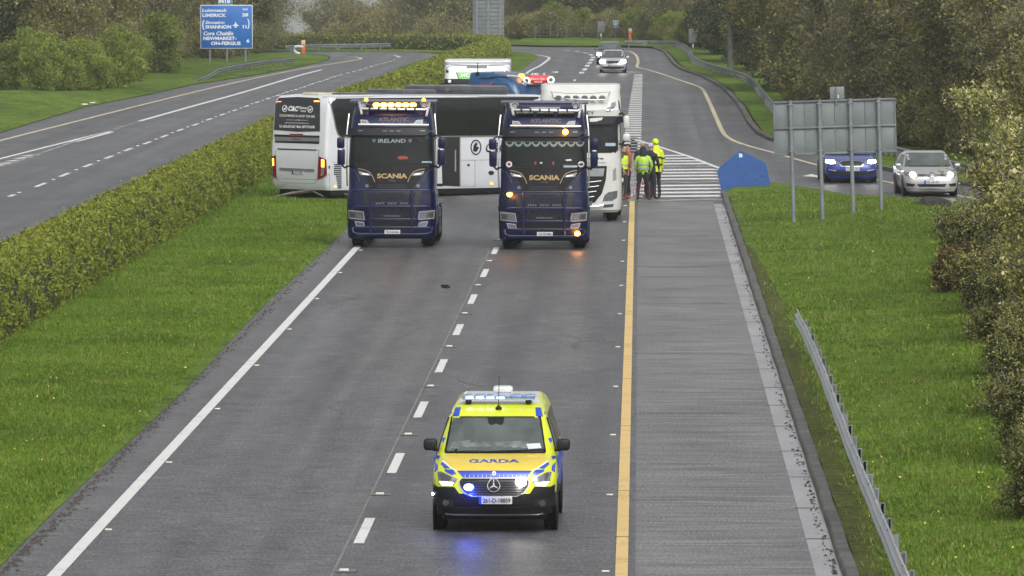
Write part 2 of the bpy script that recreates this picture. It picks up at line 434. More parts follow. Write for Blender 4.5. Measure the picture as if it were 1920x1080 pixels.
# ------------------------------------------------------------------ the setting
def terrain(x, y):
    z = 0.0
    if y > 556: z = -min(9.0, (y-556)*.15) if x < -12 else -min(9.0, max(0, y-640)*.08)
    if y > 616: z -= (y-616)*.021
    return z
def pip(poly, X, Y):
    c = np.zeros(len(X), bool); n = len(poly)
    for i in range(n):
        x1, y1 = poly[i]; x2, y2 = poly[(i+1) % n]
        if y1 == y2: continue
        m = ((y1 > Y) != (y2 > Y)) & (X < (x2-x1)*(Y-y1)/(y2-y1)+x1); c ^= m
    return c
def sheet(name, poly, z, m, parent=None, kind='structure', dens=None, zf=None, edge=None):
    """flat or gently uneven ground sheet inside a polygon of world points"""
    pts = [Vector((p[0], p[1])) for p in poly]; nb = len(pts)
    if dens:
        q = []
        for i in range(nb):
            a, b = pts[i], pts[(i+1) % nb]; k = max(1, int((b-a).length/(dens[1])))
            for j in range(k): q.append(a.lerp(b, j/k))
        pts = q; nb = len(pts)
        xs = [p.x for p in pts]; ys = [p.y for p in pts]
        X, Y = np.meshgrid(np.arange(min(xs)+dens[0]/2, max(xs), dens[0]), np.arange(min(ys)+dens[1]/2, max(ys), dens[1]))
        X = X.ravel(); Y = Y.ravel(); ok = pip([(p.x, p.y) for p in pts], X, Y)
        pts += [Vector((float(a), float(b))) for a, b in zip(X[ok], Y[ok])]
    r = delaunay_2d_cdt(pts, [(i, (i+1) % nb) for i in range(nb)], [], 1, 1e-4)
    isb = [edge is not None and any(i < nb for i in ov) for ov in r[3]]
    V = [(v[0], v[1], z+(edge if e_ else zf(v[0], v[1]) if zf else 0)) for v, e_ in zip(r[0], isb)]
    Fc = [tuple(f) if (V[f[1]][0]-V[f[0]][0])*(V[f[2]][1]-V[f[0]][1])-(V[f[1]][1]-V[f[0]][1])*(V[f[2]][0]-V[f[0]][0]) > 0 else tuple(reversed(f)) for f in r[2]]
    return part(name, mkmesh(name, V, Fc, m, smooth=60 if zf else None), parent, kind=kind)

# ground: one sheet to the horizon, road level near, falling away behind the bend
gx = sorted(set([-3000, -1500, -700, -350, -200, -120, -60, -30, -12.5, -12, 0, 30, 80, 160, 350, 800, 1500, 3000]))
gy = sorted(set([-300, -50, 0, 60, 120, 200, 300, 400, 480, 556, 570, 585, 600, 616, 640, 680, 720, 760, 900, 1300, 2000, 3200]))
V = [(x, y, terrain(x, y)-.06) for y in gy for x in gx]; n = len(gx)
Fc = [(j*n+i, j*n+i+1, (j+1)*n+i+1, (j+1)*n+i) for j in range(len(gy)-1) for i in range(n-1)]
part('ground', mkmesh('ground', V, Fc, FIELD), kind='structure')

XK = 2.72           # kerb face of the near hard shoulder
main_poly = [(-9.0, 40), (-9.0, 300), G2(960, 145), G2(985, 126), G2(1009, 108), G2(1003, 101.5), G2(975, 98.3), G2(948, 96.6), G2(900, 95.5), G2(800, 94),
             G2(640, 93.2), (-30, 548), G2(880, 79), G2(951, 86.5), G2(1010, 88), G2(1087, 88.7), G2(1169, 89), G2(1231, 90.8), G2(1250.6, 98.5), G2(1258, 107), G2(1268, 120), G2(1283, 131),
             G2(1324, 145), G2(1363, 167), G2(1397, 203), G2(1413, 232), G2(1430, 251), G2(1453, 263), G2(1560, 290), G2(1640, 313), G2(1673, 320), G2(1800, 345), G2(2100, 388),
             G2(2100, 445), G2(1900, 405), G2(1723, 386), G2(1657, 378), G2(1590, 373), G2(1556, 365), G2(1530, 361), G2(1445, 346), G2(1400, 349), (XK+.02, G(1350, 362).y), (XK+.02, 40)]
ROAD = sheet('road', main_poly, 0.0, ASPH)
ybar = G(1200, 378).y
sheet('hard_shoulder', [(-.05, 40), (2.42, 40), (2.42, ybar), (-.05, ybar)], .004, CONC)
CH = sheet('drainage_channel', [(2.36, 40), (XK, 40), (XK, ybar-2), (2.40, ybar-2)], .008, CHAN)
for i in range(30):      # transverse slab joints
    y = 60+i*5.2+random.uniform(-.4, .4)
    if y < ybar-3: sheet('slab_joint', [(2.3+random.uniform(0, .1), y), (XK, y), (XK, y+.1), (2.34, y+.07)], .012, MATS['kerb_concrete'], CH, kind=None)
left_poly = [G2(-420, 345), G2(-100, 275), G2(0, 250), G2(71, 228), G2(160, 201), G2(278, 178), G2(358, 160), G2(474, 142), G2(560, 126), G2(600, 118), G2(617, 112), G2(620, 107), G2(612, 104), G2(590, 101), G2(560, 99.5), (-36, 480),
             (-33.5, 492), G2(600, 97.3), G2(700, 97), G2(790, 98.5), G2(828, 102), (-14.7, 470), (-15.4, 440), (-15.9, 400), (-16.2, 350), (-16.3, 300), (-16.3, 80), (-31, 80)]
LROAD = sheet('far_carriageway', left_poly, 0.002, ASPH)

def uneven(amp, base=0., s=.5):
    def f(x, y): return base+amp*(noise.noise(Vector((x*s, y*s*.4, 3.1)))+.5*noise.noise(Vector((x*s*3, y*s*1.5, 9.))))
    return f
# median verge between the near carriageway and the hedge
med = [(-8.66, 40), (-8.60, 70), (-8.72, 95), (-8.6, 120), (-8.75, 150), (-8.62, 180), (-8.75, 215), (-8.66, 310), G2(960, 145), G2(985, 126), G2(1009, 108), G2(1003, 101.5), G2(975, 98.3), G2(948, 96.6), G2(925, 95.6), (-12, 498), (-15, 480), (-16.1, 440), (-16.2, 380), (-16.28, 300), (-16.28, 40)]
def zmed(x, y):
    e = min(1, max(0, (-8.6-x)/2.0)); return .012+.05*e+uneven(.03)(x, y)*e
sheet('median_verge', med, 0, GRASS, dens=(1.0, 3.0), zf=zmed, edge=.008)
# right verge between kerb and slip road
rv = [(XK+.22, 40), (XK+.22, G(1350, 362).y-.6), G2(1372, 358.5), G2(1405, 354), G2(1443, 348.5), G2(1528, 362.5), G2(1556, 366.5), G2(1588, 374.5), G2(1655, 379.5), G2(1721, 387.5), G2(1900, 406.5), (40, 190), (40, 40)]
def zrv(x, y):
    e = min(1, max(0, (x-2.9)/1.5)); bank = .35*max(0, min(1, (x-4.5)/5))*max(0, min(1, (185-y)/40))
    m = .42*math.exp(-((x-7.6)/2.0)**2-((y-190)/9)**2)
    return .11+e*(.05+uneven(.05)(x, y))+bank+m
sheet('right_verge', rv, 0, GRASS, dens=(.8, 2.4), zf=zrv)
sheet('mossy_strip', [(XK+.2, 40), (XK+.2, 178), (3.1, 174), (3.35, 150), (3.45, 130), (3.5, 40)], .0, MOSS, dens=(.4, 3), zf=lambda x, y: zrv(x, y)+.02*min(1, (3.5-x)*3))
# verge beyond the slip road
sv = [G2(1453, 261), G2(1430, 249), G2(1415, 230), G2(1399, 202), G2(1366, 166), G2(1325, 143.5), G2(1284, 129.5), G2(1269.5, 118.5), G2(1260, 106), G2(1252, 97.5), G2(1233, 90), G2(1169, 88.3), G2(1087, 88), G2(1010, 87.3), G2(953, 86), (-10, 556), (10, 585), (60, 585), (60, 225), G2(2100, 386), G2(1800, 343), G2(1673, 318.5), G2(1560, 288)]
def zsv(x, y): return .09+uneven(.06)(x, y)
sheet('far_right_verge', sv, 0, GRASS, dens=(3., 8.), zf=zsv)
# verge and bank left of the far carriageway
lv = [G2(-420, 344), G2(-100, 274), G2(0, 249), G2(71, 227), G2(160, 200), G2(278, 177), G2(358, 159), G2(474, 141), G2(560, 125), G2(597, 118), G2(614, 112), G2(617, 107), G2(606, 104), G2(586, 101.3), G2(556, 99.7), (-40, 485), (-44, 520), (-60, 540), (-160, 540), (-160, 200), (-60, 200)]
def zlv(x, y):
    p = G2(100, 215); b = .55*math.exp(-((x+33)/3.5)**2-((y-335)/16)**2)
    return .085+uneven(.045)(x, y)+b+.12*min(1, max(0, (-30-x)/10))
sheet('left_verge', lv, 0, GRASS, dens=(1.5, 5.), zf=zlv, edge=.008)
sheet('bend_verge', [(-34.2, 493.5), G2(600, 96.8), G2(700, 96.6), G2(790, 98), G2(815, 99.6), G2(850, 97), (-11, 505), (-20, 520), (-40, 520)], 0, GRASS, dens=(2, 3), zf=uneven(.03, .06), edge=.008)

# kerbs
def kerb(name, pts, wd=.2, h=.12, side=1):
    V = []; Fc = []
    for i, p in enumerate(pts):
        t = (Vector(pts[min(i+1, len(pts)-1)])-Vector(pts[max(i-1, 0)])).normalized(); nn = Vector((t.y, -t.x))*side
        p = Vector(p); j = random.uniform(-.008, .008)
        V += [(p.x, p.y, -.05), (p.x+nn.x*.02, p.y+nn.y*.02, h-.02+j), (p.x+nn.x*.05, p.y+nn.y*.05, h+j), (p.x+nn.x*wd, p.y+nn.y*wd, h+j), (p.x+nn.x*wd, p.y+nn.y*wd, -.05)]
    for i in range(len(pts)-1):
        for k in range(4): Fc.append((i*5+k, i*5+k+1, (i+1)*5+k+1, (i+1)*5+k))
    Fc += [(0, 1, 2, 3, 4), tuple((len(pts)-1)*5+k for k in (4, 3, 2, 1, 0))]
    return part(name, mkmesh(name, V, Fc, KERB, 50), kind='structure')
kerb('kerb', [(XK+.012*math.sin(y*.9), y) for y in np.arange(40, G(1350, 362).y, 1.2)])
kerb('kerb', [G2(*p) for p in ((1231, 90.8), (1250.6, 98.5), (1258, 107), (1268, 120), (1283, 131), (1324, 145), (1345, 156), (1363, 167), (1383, 186), (1397, 203), (1413, 232), (1430, 251), (1453, 263), (1560, 290), (1640, 313), (1673, 320), (1800, 345), (2100, 388))], wd=.3, h=.14)
kerb('kerb', [G2(*p) for p in ((1900, 405), (1723, 386), (1657, 378), (1590, 373), (1556, 365), (1530, 361), (1445, 346), (1400, 349))][::-1], wd=.15, h=.10)

# ---- painted markings
def dens_path(pts, step=3.):
    P = [Vector(p) for p in pts]; out = []
    for i in range(len(P)-1):
        p0 = P[max(i-1, 0)]; p1 = P[i]; p2 = P[i+1]; p3 = P[min(i+2, len(P)-1)]
        k = max(1, int((p2-p1).length/step))
        for j in range(k):
            t = j/k; q = .5*((2*p1)+(p2-p0)*t+(2*p0-5*p1+4*p2-p3)*t*t+(3*p1-p0-3*p2+p3)*t**3); out.append(q)
    out.append(P[-1]); return out
def strip(name, pts, wd, z, m, parent, kind=None, curve=True):
    P = dens_path(pts) if curve else [Vector(p) for p in pts]
    V = []; 
    for i, p in enumerate(P):
        t = (P[min(i+1, len(P)-1)]-P[max(i-1, 0)]).normalized(); nn = Vector((t.y, -t.x))*wd/2
        V += [(p.x-nn.x, p.y-nn.y, z), (p.x+nn.x, p.y+nn.y, z)]
    return part(name, mkmesh(name, V, [(2*i, 2*i+1, 2*i+3, 2*i+2) for i in range(len(P)-1)], m), parent, kind=kind)
g = lambda *L: [G2(*p) for p in L]
strip('edge_line', [(-7.84, 40), (-7.84, 200), (-7.84, 300), (-7.35, 350), G2(988, 137), G2(1013, 123), G2(1030, 110), G2(1029, 107.6), G2(1010, 103.5), G2(960, 99.2), G2(900, 98)], .19, .006, M_WHITE, ROAD)
strip('hard_shoulder_line', [(-.235, 40), (-.235, ybar)], .17, .0135, M_YEL, ROAD, curve=False)
strip('worn_line_gap', [(-.235, ybar+.2), (-.235, 245), (-.22, 278)], .30, .006, M_WORN, ROAD, curve=False)
strip('slip_edge_line', g((1130, 92.6), (1160, 94), (1172, 95), (1180, 96.3), (1190, 101), (1195, 108), (1196.5, 117.5), (1195, 126), (1215, 131), (1242, 139), (1269.6, 148.6), (1302, 159.5), (1317, 167), (1327, 185), (1343, 221), (1354, 245), (1364, 257), (1390, 269.5), (1453, 287), (1527, 308), (1643, 337), (1673, 343), (1790, 366), (2000, 400)), .2, .006, M_YPALE, ROAD)
XD = -3.98
y0 = G(681, 995).y
for k in range(-4, 36):
    yc = y0+12.0*k
    if 45 < yc < 400: strip('lane_dash', [(XD+.02, yc-2), (XD+.02, yc+2)], .15, .006, M_WHITE, ROAD, curve=False)
for p0, p1 in (((1089, 138), (1092, 135)), ((1095, 132), (1098, 128.5)), ((1100, 125), (1102, 122)), ((1104, 119.5), (1106.5, 116.5)), ((1108, 114), (1110.5, 111)), ((1111.5, 109), (1112.5, 106.5)), ((1110, 104), (1106, 102)), ((1101, 100), (1094, 98.6)), ((1087, 97.5), (1079, 96.4)), ((1070, 95.5), (1058, 94.6))):
    strip('lane_dash', g(p0, p1), .3, .006, M_WHITE, ROAD, curve=False)
strip('lane_joint', [(XD-.14, 40), (XD-.14, 400)], .035, .004, mat('joint_seam', (.16, .16, .155), .6), ROAD, curve=False)
for k in range(26):
    y_ = 62+k*5.9+random.uniform(-1, 1)
    if y_ < ybar-2: strip('shoulder_joint', [(-.1, y_), (random.uniform(1.2, 2.36), y_+.05)], random.uniform(.05, .10), .009, mat('pale_joint', (.21, .21, .205), .5, var=.4, scale=6) if k % 3 else MATS['kerb_concrete'], ROAD, curve=False)
for k in range(14):
    y_ = 66+k*11.7+random.uniform(-3, 3)
    if y_ < ybar-2: strip('line_gap', [(-.33, y_), (-.14, y_)], .06, .0165, MATS['kerb_concrete'], ROAD, curve=False)
for i in range(9):
    x_ = random.uniform(-7.2, -.8); y_ = random.uniform(85, 170); L_ = random.uniform(3, 9)
    strip('crack', [(x_+random.uniform(-.12, .12)*j, y_+L_*j/5) for j in range(6)], .018, .0045, mat('tar_crack', (.02, .02, .022), .4), ROAD)
# studs
STUD = MB().box((0, 0, .012), (.13, .1, .03), bev=.01).mesh('road_stud', mat('stud_reflector', (.66, .62, .52), .35, var=.1))
STUDP = MB().box((0, 0, .005), (.34, .3, .012), bev=.004).mesh('stud_plate', mat('stud_casting', (.10, .10, .10), .4))
for k in range(-4, 20):
    yc = y0+6+12.0*k
    if yc > 50:
        o = part('road_stud', STUD, ROAD); o.location = (XD, yc, .01)
        p_ = part('stud_plate', STUDP, o); p_.location = (0, .0, -.006)
        for xx in (-7.66, -.45):
            if yc < 210: o = part('road_stud', STUD, ROAD); o.location = (xx, yc-6 if xx < -1 else yc, .003); o.scale = (.8, .7, .7)
# ladder bars and gore hatching
yb = ybar
for k in range(42):
    yy = 259+k*3.75
    if yy > 410: break
    xx = -.16+(yy-259)*.0009
    strip('ladder_bar', [(xx-.55+.0016*(yy-259), yy), (xx+.22, yy)], 1.9, .006, M_WHITE, ROAD, curve=False)
strip('transverse_line', g((1150, 134.2), (1197, 135.5)), .8, .006, M_WHITE, ROAD, curve=False)
gore_edge = g((1190, 262), (1212, 268), (1240, 277), (1290, 293), (1345, 314))
strip('gore_edge_line', gore_edge+g((1400, 331), (1445, 343)), .2, .0075, M_WHITE, ROAD)
strip('gore_edge_line', g((1440, 345.5), (1487, 351), (1530, 359), (1560, 363)), .22, .006, M_WHITE, ROAD)
for k in range(15):
    yy = ybar+1.4+k*3.1; t = (yy-ybar)/(gore_edge[0][1]-ybar)
    # right end on the diagonal line, surveyed points interpolated
    ge = [(p[0], p[1]) for p in gore_edge][::-1]
    xr = None
    for a, b in zip(ge[:-1], ge[1:]):
        if a[1] <= yy <= b[1]: xr = a[0]+(b[0]-a[0])*(yy-a[1])/(b[1]-a[1])
    if yy < ge[0][1]: xr = ge[0][0]
    if xr is None or xr < .1: continue
    strip('hatch_bar', [(-.05, yy-.5), (xr-.05, yy+.35)], 1.35, .006, M_WHITE if k % 5 else M_WORN, ROAD, curve=False)
# arrows / small marks on the far lanes and slip
sheet('direction_arrow', g((1505, 330.5), (1522, 326.5), (1530, 329), (1545, 331), (1545, 334), (1522, 331.5)), .006, M_WHITE, ROAD, kind=None)
sheet('direction_arrow', g((1033, 135.3), (1046, 133.7), (1047, 137)), .006, M_WHITE, ROAD, kind=None)
sheet('asphalt_patch', g((1290, 160), (1292, 160), (1303, 210), (1318, 262), (1311, 262), (1300, 210)), .004, mat('tar_seam', (.03, .03, .032), .4), ROAD, kind=None)
# far carriageway
strip('yellow_edge_line', g((-200, 318), (0, 264), (178, 219), (355, 175), (500, 142), (580, 127), (640, 117), (668, 112.5), (677, 110.8), (676, 109), (668, 107), (645, 105), (620, 104)), .22, .008, M_YPALE, LROAD)
strip('lane_line', g((261, 227.5), (355, 201), (460, 172), (560, 142), (603, 131)), .26, .008, M_WHITE, LROAD)
strip('lane_line', g((-120, 330), (0, 298), (130, 265), (207, 246)), .2, .008, M_WHITE, LROAD)
strip('lane_line', g((-60, 326), (0, 312.5), (60, 293), (119, 273), (135, 267), (207, 245)), .18, .0095, M_WORN, LROAD)
strip('lane_line', g((134, 266.3), (160, 259.5), (205, 247.5)), .5, .0085, M_WHITE, LROAD)
strip('lane_line', g((212, 243.5), (235, 236), (258, 229)), .16, .008, M_WORN, LROAD)
for a in ((-20, 318), (0, 310), (14, 306), (28, 301.5), (42, 296.5), (56, 292)):
    strip('hatch_bar', g((a[0]-13, a[1]+1), (a[0]+14, a[1]-1.6)), .34, .0075, M_WHITE, LROAD, curve=False)
ld = [(22, 367), (76, 347), (121, 328), (164.5, 310.5), (204, 295), (240.6, 280.6), (276, 268), (308, 255.7), (338, 244), (366, 234), (392, 224), (417, 215), (440, 207), (462, 199), (482, 192), (503, 185), (521, 179), (538, 173), (555, 168), (571, 163), (586, 157.5), (600, 153), (614, 148.5), (627, 144), (639, 140.6), (652, 137), (663.6, 134), (675.6, 131), (685.6, 128), (696, 125), (706, 122), (715, 120), (723, 118), (731, 115.5), (739, 112.6), (747, 110)]
LD = [Vector(G2(*p)) for p in ld]
for i, p in enumerate(LD):
    t = (LD[min(i+1, len(LD)-1)]-LD[max(i-1, 0)]).normalized(); st = (LD[min(i+1, len(LD)-1)]-LD[max(i-1, 0)]).length/2
    strip('lane_dash', [p-t*st*.19, p+t*st*.19], .17, .008, M_WHITE, LROAD, curve=False)
    if i < 24:
        o = part('road_stud', STUD, LROAD); q = p+t*st*.5; o.location = (q.x, q.y, .006)
strip('lane_line', g((749, 107.5), (748, 106.6), (744, 105.2), (739, 104)), .25, .008, M_WHITE, LROAD)

# ------------------------------------------------------------------ vegetation
def leafmat(name, c1, c2, c3, rough=.6, scl=.9, trl=.15, fine=6.):
    m = bpy.data.materials.new(name); m.use_nodes = True; n = m.node_tree; L = n.links; p = n.nodes['Principled BSDF']
    ge = n.nodes.new('ShaderNodeNewGeometry'); oi = n.nodes.new('ShaderNodeObjectInfo')
    a = n.nodes.new('ShaderNodeTexNoise'); a.inputs['Scale'].default_value = scl; a.inputs['Detail'].default_value = 3; L.new(ge.outputs['Position'], a.inputs['Vector'])
    b = n.nodes.new('ShaderNodeTexWhiteNoise'); sn = n.nodes.new('ShaderNodeVectorMath'); sn.operation = 'SNAP'; sn.inputs[1].default_value = (1/fine,)*3
    L.new(ge.outputs['Position'], sn.inputs[0]); L.new(sn.outputs[0], b.inputs['Vector'])
    s = n.nodes.new('ShaderNodeMath'); s.operation = 'MULTIPLY_ADD'; L.new(b.outputs['Value'], s.inputs[0]); s.inputs[1].default_value = .45; L.new(a.outputs['Fac'], s.inputs[2])
    s2 = n.nodes.new('ShaderNodeMath'); s2.operation = 'MULTIPLY_ADD'; L.new(oi.outputs['Random'], s2.inputs[0]); s2.inputs[1].default_value = .22; L.new(s.outputs[0], s2.inputs[2])
    cr = n.nodes.new('ShaderNodeValToRGB'); e = cr.color_ramp.elements; e[0].position = .45; e[0].color = c1+(1,); e[1].position = 1.0; e[1].color = c3+(1,)
    x = e.new(.72); x.color = c2+(1,); L.new(s2.outputs[0], cr.inputs[0]); L.new(cr.outputs[0], p.inputs['Base Color'])
    p.inputs['Roughness'].default_value = rough; p.inputs['Specular IOR Level'].default_value = .25
    tr = n.nodes.new('ShaderNodeBsdfTranslucent'); L.new(cr.outputs[0], tr.inputs['Color'])
    mx = n.nodes.new('ShaderNodeMixShader'); mx.inputs[0].default_value = trl; L.new(p.outputs[0], mx.inputs[1]); L.new(tr.outputs[0], mx.inputs[2])
    L.new(mx.outputs[0], n.nodes['Material Output'].inputs['Surface']); MATS[name] = m; return m
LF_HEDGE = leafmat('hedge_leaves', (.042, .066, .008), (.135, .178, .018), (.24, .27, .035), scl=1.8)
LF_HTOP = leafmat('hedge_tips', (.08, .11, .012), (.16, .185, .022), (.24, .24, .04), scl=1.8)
LF_OLIVE = leafmat('olive_leaves', (.095, .095, .026), (.195, .185, .05), (.33, .31, .09), scl=.9)
LF_BROWN = leafmat('brown_buds', (.075, .068, .036), (.135, .124, .060), (.21, .20, .09), scl=.9)
LF_GREEN = leafmat('spring_leaves', (.035, .065, .007), (.11, .175, .016), (.22, .29, .035), scl=1.4)
LF_DARK = leafmat('ivy_leaves', (.008, .014, .006), (.022, .036, .011), (.05, .075, .02), scl=.7)
LF_BLOOM = leafmat('cream_blossom', (.42, .36, .13), (.60, .52, .24), (.72, .66, .40), scl=2)
LF_RED = leafmat('red_brown_leaves', (.03, .012, .008), (.07, .03, .018), (.12, .07, .03), scl=2)
LF_GRASS = leafmat('grass_blades', (.050, .090, .007), (.092, .165, .012), (.150, .23, .024), scl=.33, fine=12)
LF_DRY = leafmat('dry_grass_blades', (.08, .10, .015), (.14, .16, .03), (.22, .22, .06), scl=.8, fine=12)
BARK = mat('bark', (.13, .118, .10), .9, var=.4, scale=6, bump=.5)
TWIG = mat('twigs', (.165, .145, .115), .9, var=.4, scale=2)
TWIGD = mat('dark_twigs', (.035, .027, .02), .9, var=.4, scale=2)

def rotv(v, k, a): return Matrix.Rotation(a, 3, k) @ v
def grow(seed, h, stems, spread, low=.08, nb=7, tw=5, gnarl=.25, up=.5):
    """woody skeleton: list of (p0, p1, r0, r1, level)"""
    rd = random.Random(seed); S = []
    def limb(p, d, ln, r, lev):
        n = 5 if lev == 0 else 4 if lev == 1 else 3
        for i in range(n):
            d = (d+Vector((rd.gauss(0, gnarl), rd.gauss(0, gnarl), rd.gauss(0, gnarl*.5)+.05*up))).normalized() if i else d
            q = p+d*ln/n; r1 = r*(1-.8*(i+1)/n) if lev else r*(1-.62*(i+1)/n)
            r0 = r*(1-.8*i/n) if lev else r*(1-.62*i/n)
            S.append((p, q, r0, max(r1, .006), lev)); p = q
            fr = (i+1)/n
            if lev == 0 and fr > low:
                for _ in range(nb):
                    a = rd.uniform(0, 6.283); c = Vector((math.cos(a), math.sin(a), rd.uniform(-.1, .9)*up+.15)).normalized()
                    limb(p-d*rd.uniform(0, ln/n), (c+d*.35).normalized(), spread*rd.uniform(.6, 1.1)*(1.15-.65*fr), r0*.42, 1)
            elif lev == 1:
                for _ in range(tw):
                    c = (d+Vector((rd.gauss(0, .7), rd.gauss(0, .7), rd.gauss(.15, .6)))).normalized()
                    limb(p-d*rd.uniform(0, ln/n), c, spread*rd.uniform(.22, .5), r0*.45, 2)
    for s in range(stems):
        a = rd.uniform(0, 6.283); lean = rd.uniform(.05, .35) if stems > 1 else .04
        limb(Vector((rd.uniform(-.3, .3)*(stems > 1), rd.uniform(-.3, .3)*(stems > 1), -.15)), Vector((math.cos(a)*lean, math.sin(a)*lean, 1)).normalized(), h*rd.uniform(.8, 1.05), h*.014+.03, 0)
    return S
def wood_mesh(name, S, m, maxlev=1, minlev=0, sides=5):
    V = []; Q = []
    for (p, q, r0, r1, lev) in S:
        if not (minlev <= lev <= maxlev): continue
        t = (q-p).normalized(); a = t.orthogonal().normalized(); b = t.cross(a); n = len(V)
        if lev >= 2:
            V += [p+a*r0, p-a*r0, q-a*r1, q+a*r1]; Q.append((n, n+1, n+2, n+3)); continue
        for (c, r_) in ((p, r0), (q, r1)):
            for k in range(sides):
                an = 6.283*k/sides; V.append(c+(a*math.cos(an)+b*math.sin(an))*r_)
        for k in range(sides): Q.append((n+k, n+(k+1) % sides, n+sides+(k+1) % sides, n+sides+k))
    return npmesh(name, [tuple(v) for v in V], Q, m, k=4), len(Q)
def quads(cent, size, rng, flat=.0, elong=1.5):
    """n randomly turned leaf quads"""
    n = len(cent); a = rng.normal(size=(n, 3)); a /= np.linalg.norm(a, axis=1)[:, None]
    b = rng.normal(size=(n, 3)); b[:, 2] *= (1-flat); b -= a*(a*b).sum(1)[:, None]; b /= np.linalg.norm(b, axis=1)[:, None]
    s = (size*rng.uniform(.6, 1.4, n))[:, None]
    V = np.empty((n, 4, 3)); V[:, 0] = cent-a*s*elong; V[:, 1] = cent-b*s*.6; V[:, 2] = cent+a*s*elong; V[:, 3] = cent+b*s*.6
    return V.reshape(-1, 3), np.arange(n*4).reshape(-1, 4)
def leaves(name, S, m, per, size, sig, seed, lev=2, m2=None, frac2=0, twig=TWIG, clump=True):
    rng = np.random.default_rng(seed); P = []
    seg = [s for s in S if s[4] >= lev]
    p = np.array([tuple(s[0]) for s in seg]); q = np.array([tuple(s[1]) for s in seg])
    k = np.repeat(np.arange(len(seg)), per); t = rng.uniform(0, 1.1, len(k))[:, None]
    if clump:
        w_ = rng.uniform(0, 1, len(seg)) > .22; k = k[w_[k]]; t = t[:len(k)]
    c = p[k]*(1-t)+q[k]*t+rng.normal(size=(len(k), 3))*sig
    c[:, 2] = np.maximum(c[:, 2], .02)
    V, Q = quads(c, size, rng)
    mi = np.zeros(len(Q), np.int32)
    if m2: mi[rng.uniform(size=len(Q)) < frac2] = 1
    # twigs joined in the crown as third material
    TV = []; TQ = []
    for (a, b, r0, r1, l) in S:
        if l < 2: continue
        o_ = (b-a).normalized().orthogonal().normalized(); o_ = rotv(o_, (b-a).normalized(), rng.uniform(0, 6.28)); n = len(TV)
        w0 = max(r0, .012); TV += [a+o_*w0, a-o_*w0, b-o_*w0*.6, b+o_*w0*.6]; TQ.append((n, n+1, n+2, n+3))
    n0 = len(V); V = np.vstack([V, np.array([tuple(v) for v in TV])]); Q = np.vstack([Q, np.array(TQ)+n0])
    mi = np.concatenate([mi, np.full(len(TQ), 2, np.int32)])
    return npmesh(name, V, Q, [m, m2 or m, twig], mi, k=4)
KINDS = {}
def kind(key, n, h, stems, spread, m, per, size, sig, m2=None, f2=0, nb=7, tw=5, low=.08, gnarl=.25, up=.5, twig=TWIG, bark=BARK):
    KINDS[key] = []
    for i in range(n):
        S = grow(hash(key) % 1 + 100*len(KINDS)+i, h, stems, spread, low, nb, tw, gnarl, up)
        wm, _ = wood_mesh('trunk', S, bark, 1)
        KINDS[key].append((wm, leaves('crown', S, m, per, size, sig, 50+i+17*len(KINDS), m2=m2, frac2=f2, twig=twig)))
kind('bare', 4, 9.5, 3, 3.0, LF_BROWN, 5, .055, .22, LF_OLIVE, .35, nb=9, tw=5, low=.0)
kind('olive', 4, 8.5, 3, 2.8, LF_OLIVE, 8, .062, .22, LF_BROWN, .3, nb=8, tw=5, low=.0)
kind('dark', 3, 9.0, 2, 2.4, LF_DARK, 20, .085, .25, LF_OLIVE, .10, nb=8, tw=5, low=.0)
kind('green', 4, 3.6, 4, 1.6, LF_GREEN, 14, .055, .16, LF_OLIVE, .25, nb=5, tw=5, low=.0)
kind('thicket', 3, 2.4, 5, 1.5, LF_BROWN, 12, .05, .16, LF_OLIVE, .5, nb=5, tw=5, low=.0)
TREE_N = {'bare': 'tree', 'olive': 'tree', 'dark': 'evergreen_tree', 'green': 'shrub', 'thicket': 'bush'}
def plant(key, x, y, s, label, cat, group=None, z=None, rz=None, sz=None):
    i = random.randrange(len(KINDS[key])); wm, lm = KINDS[key][i]
    t = thing(TREE_N[key], label, cat, (x, y, terrain(x, y)-.05 if z is None else z), random.uniform(0, 6.28) if rz is None else rz, group)
    s2 = s*random.uniform(.92, 1.08); t.scale = (s2, s2, (sz or s)*random.uniform(.92, 1.08))
    part('trunk', wm, t); part('crown', lm, t)
    return t
def atd(px, d): return (px-1199)*d/FPX
# -- left woodland
WL = 'bare twiggy trees of the wood left of the road'
base_l = lambda px: 362 if px < 60 else 362+(px-60)*.22 if px < 300 else 415+(px-300)*.30+(12 if px > 345 else 0)+(32 if 292 < px < 380 else 0)
rows = []
for r_, dd in enumerate((7, 13, 20, 28, 38)):
    px = -60+r_*17
    while px < 530:
        d = base_l(max(0, px))+dd*1.6+random.uniform(-2, 2)
        k = random.choice(['bare', 'bare', 'olive', 'dark' if px < 280 else 'bare', 'bare'])
        s = random.uniform(.85, 1.1)
        if px < 488:
            lab = {'bare': 'bare grey-brown tree left of the far road', 'olive': 'olive-leafed tree in the wood left of the far road', 'dark': 'dark ivy-clad tree in the wood at the far left'}[k]
            lab = lab.replace('left of the far road', '').replace('of the far road', '').replace('in the wood at the far left', 'in the left wood').replace('in the wood', 'in the left wood').strip()
            lab += (' above the left edge shrubs' if px < 90 else ' above the large green shrubs' if px < 200 else ' left of the tallest green shrub' if px < 280 else ' between green shrub and blue sign' if px < 365 else ' behind the blue sign' if px < 450 else ' right of the blue sign')+(', front row' if r_ == 0 else ', further in')
            plant(k, atd(px, d), d, s, lab, 'tree', {'bare': WL, 'olive': 'olive leafed trees of the left wood', 'dark': 'dark ivy-clad trees of the left wood'}[k])
        px += random.uniform(58, 78)
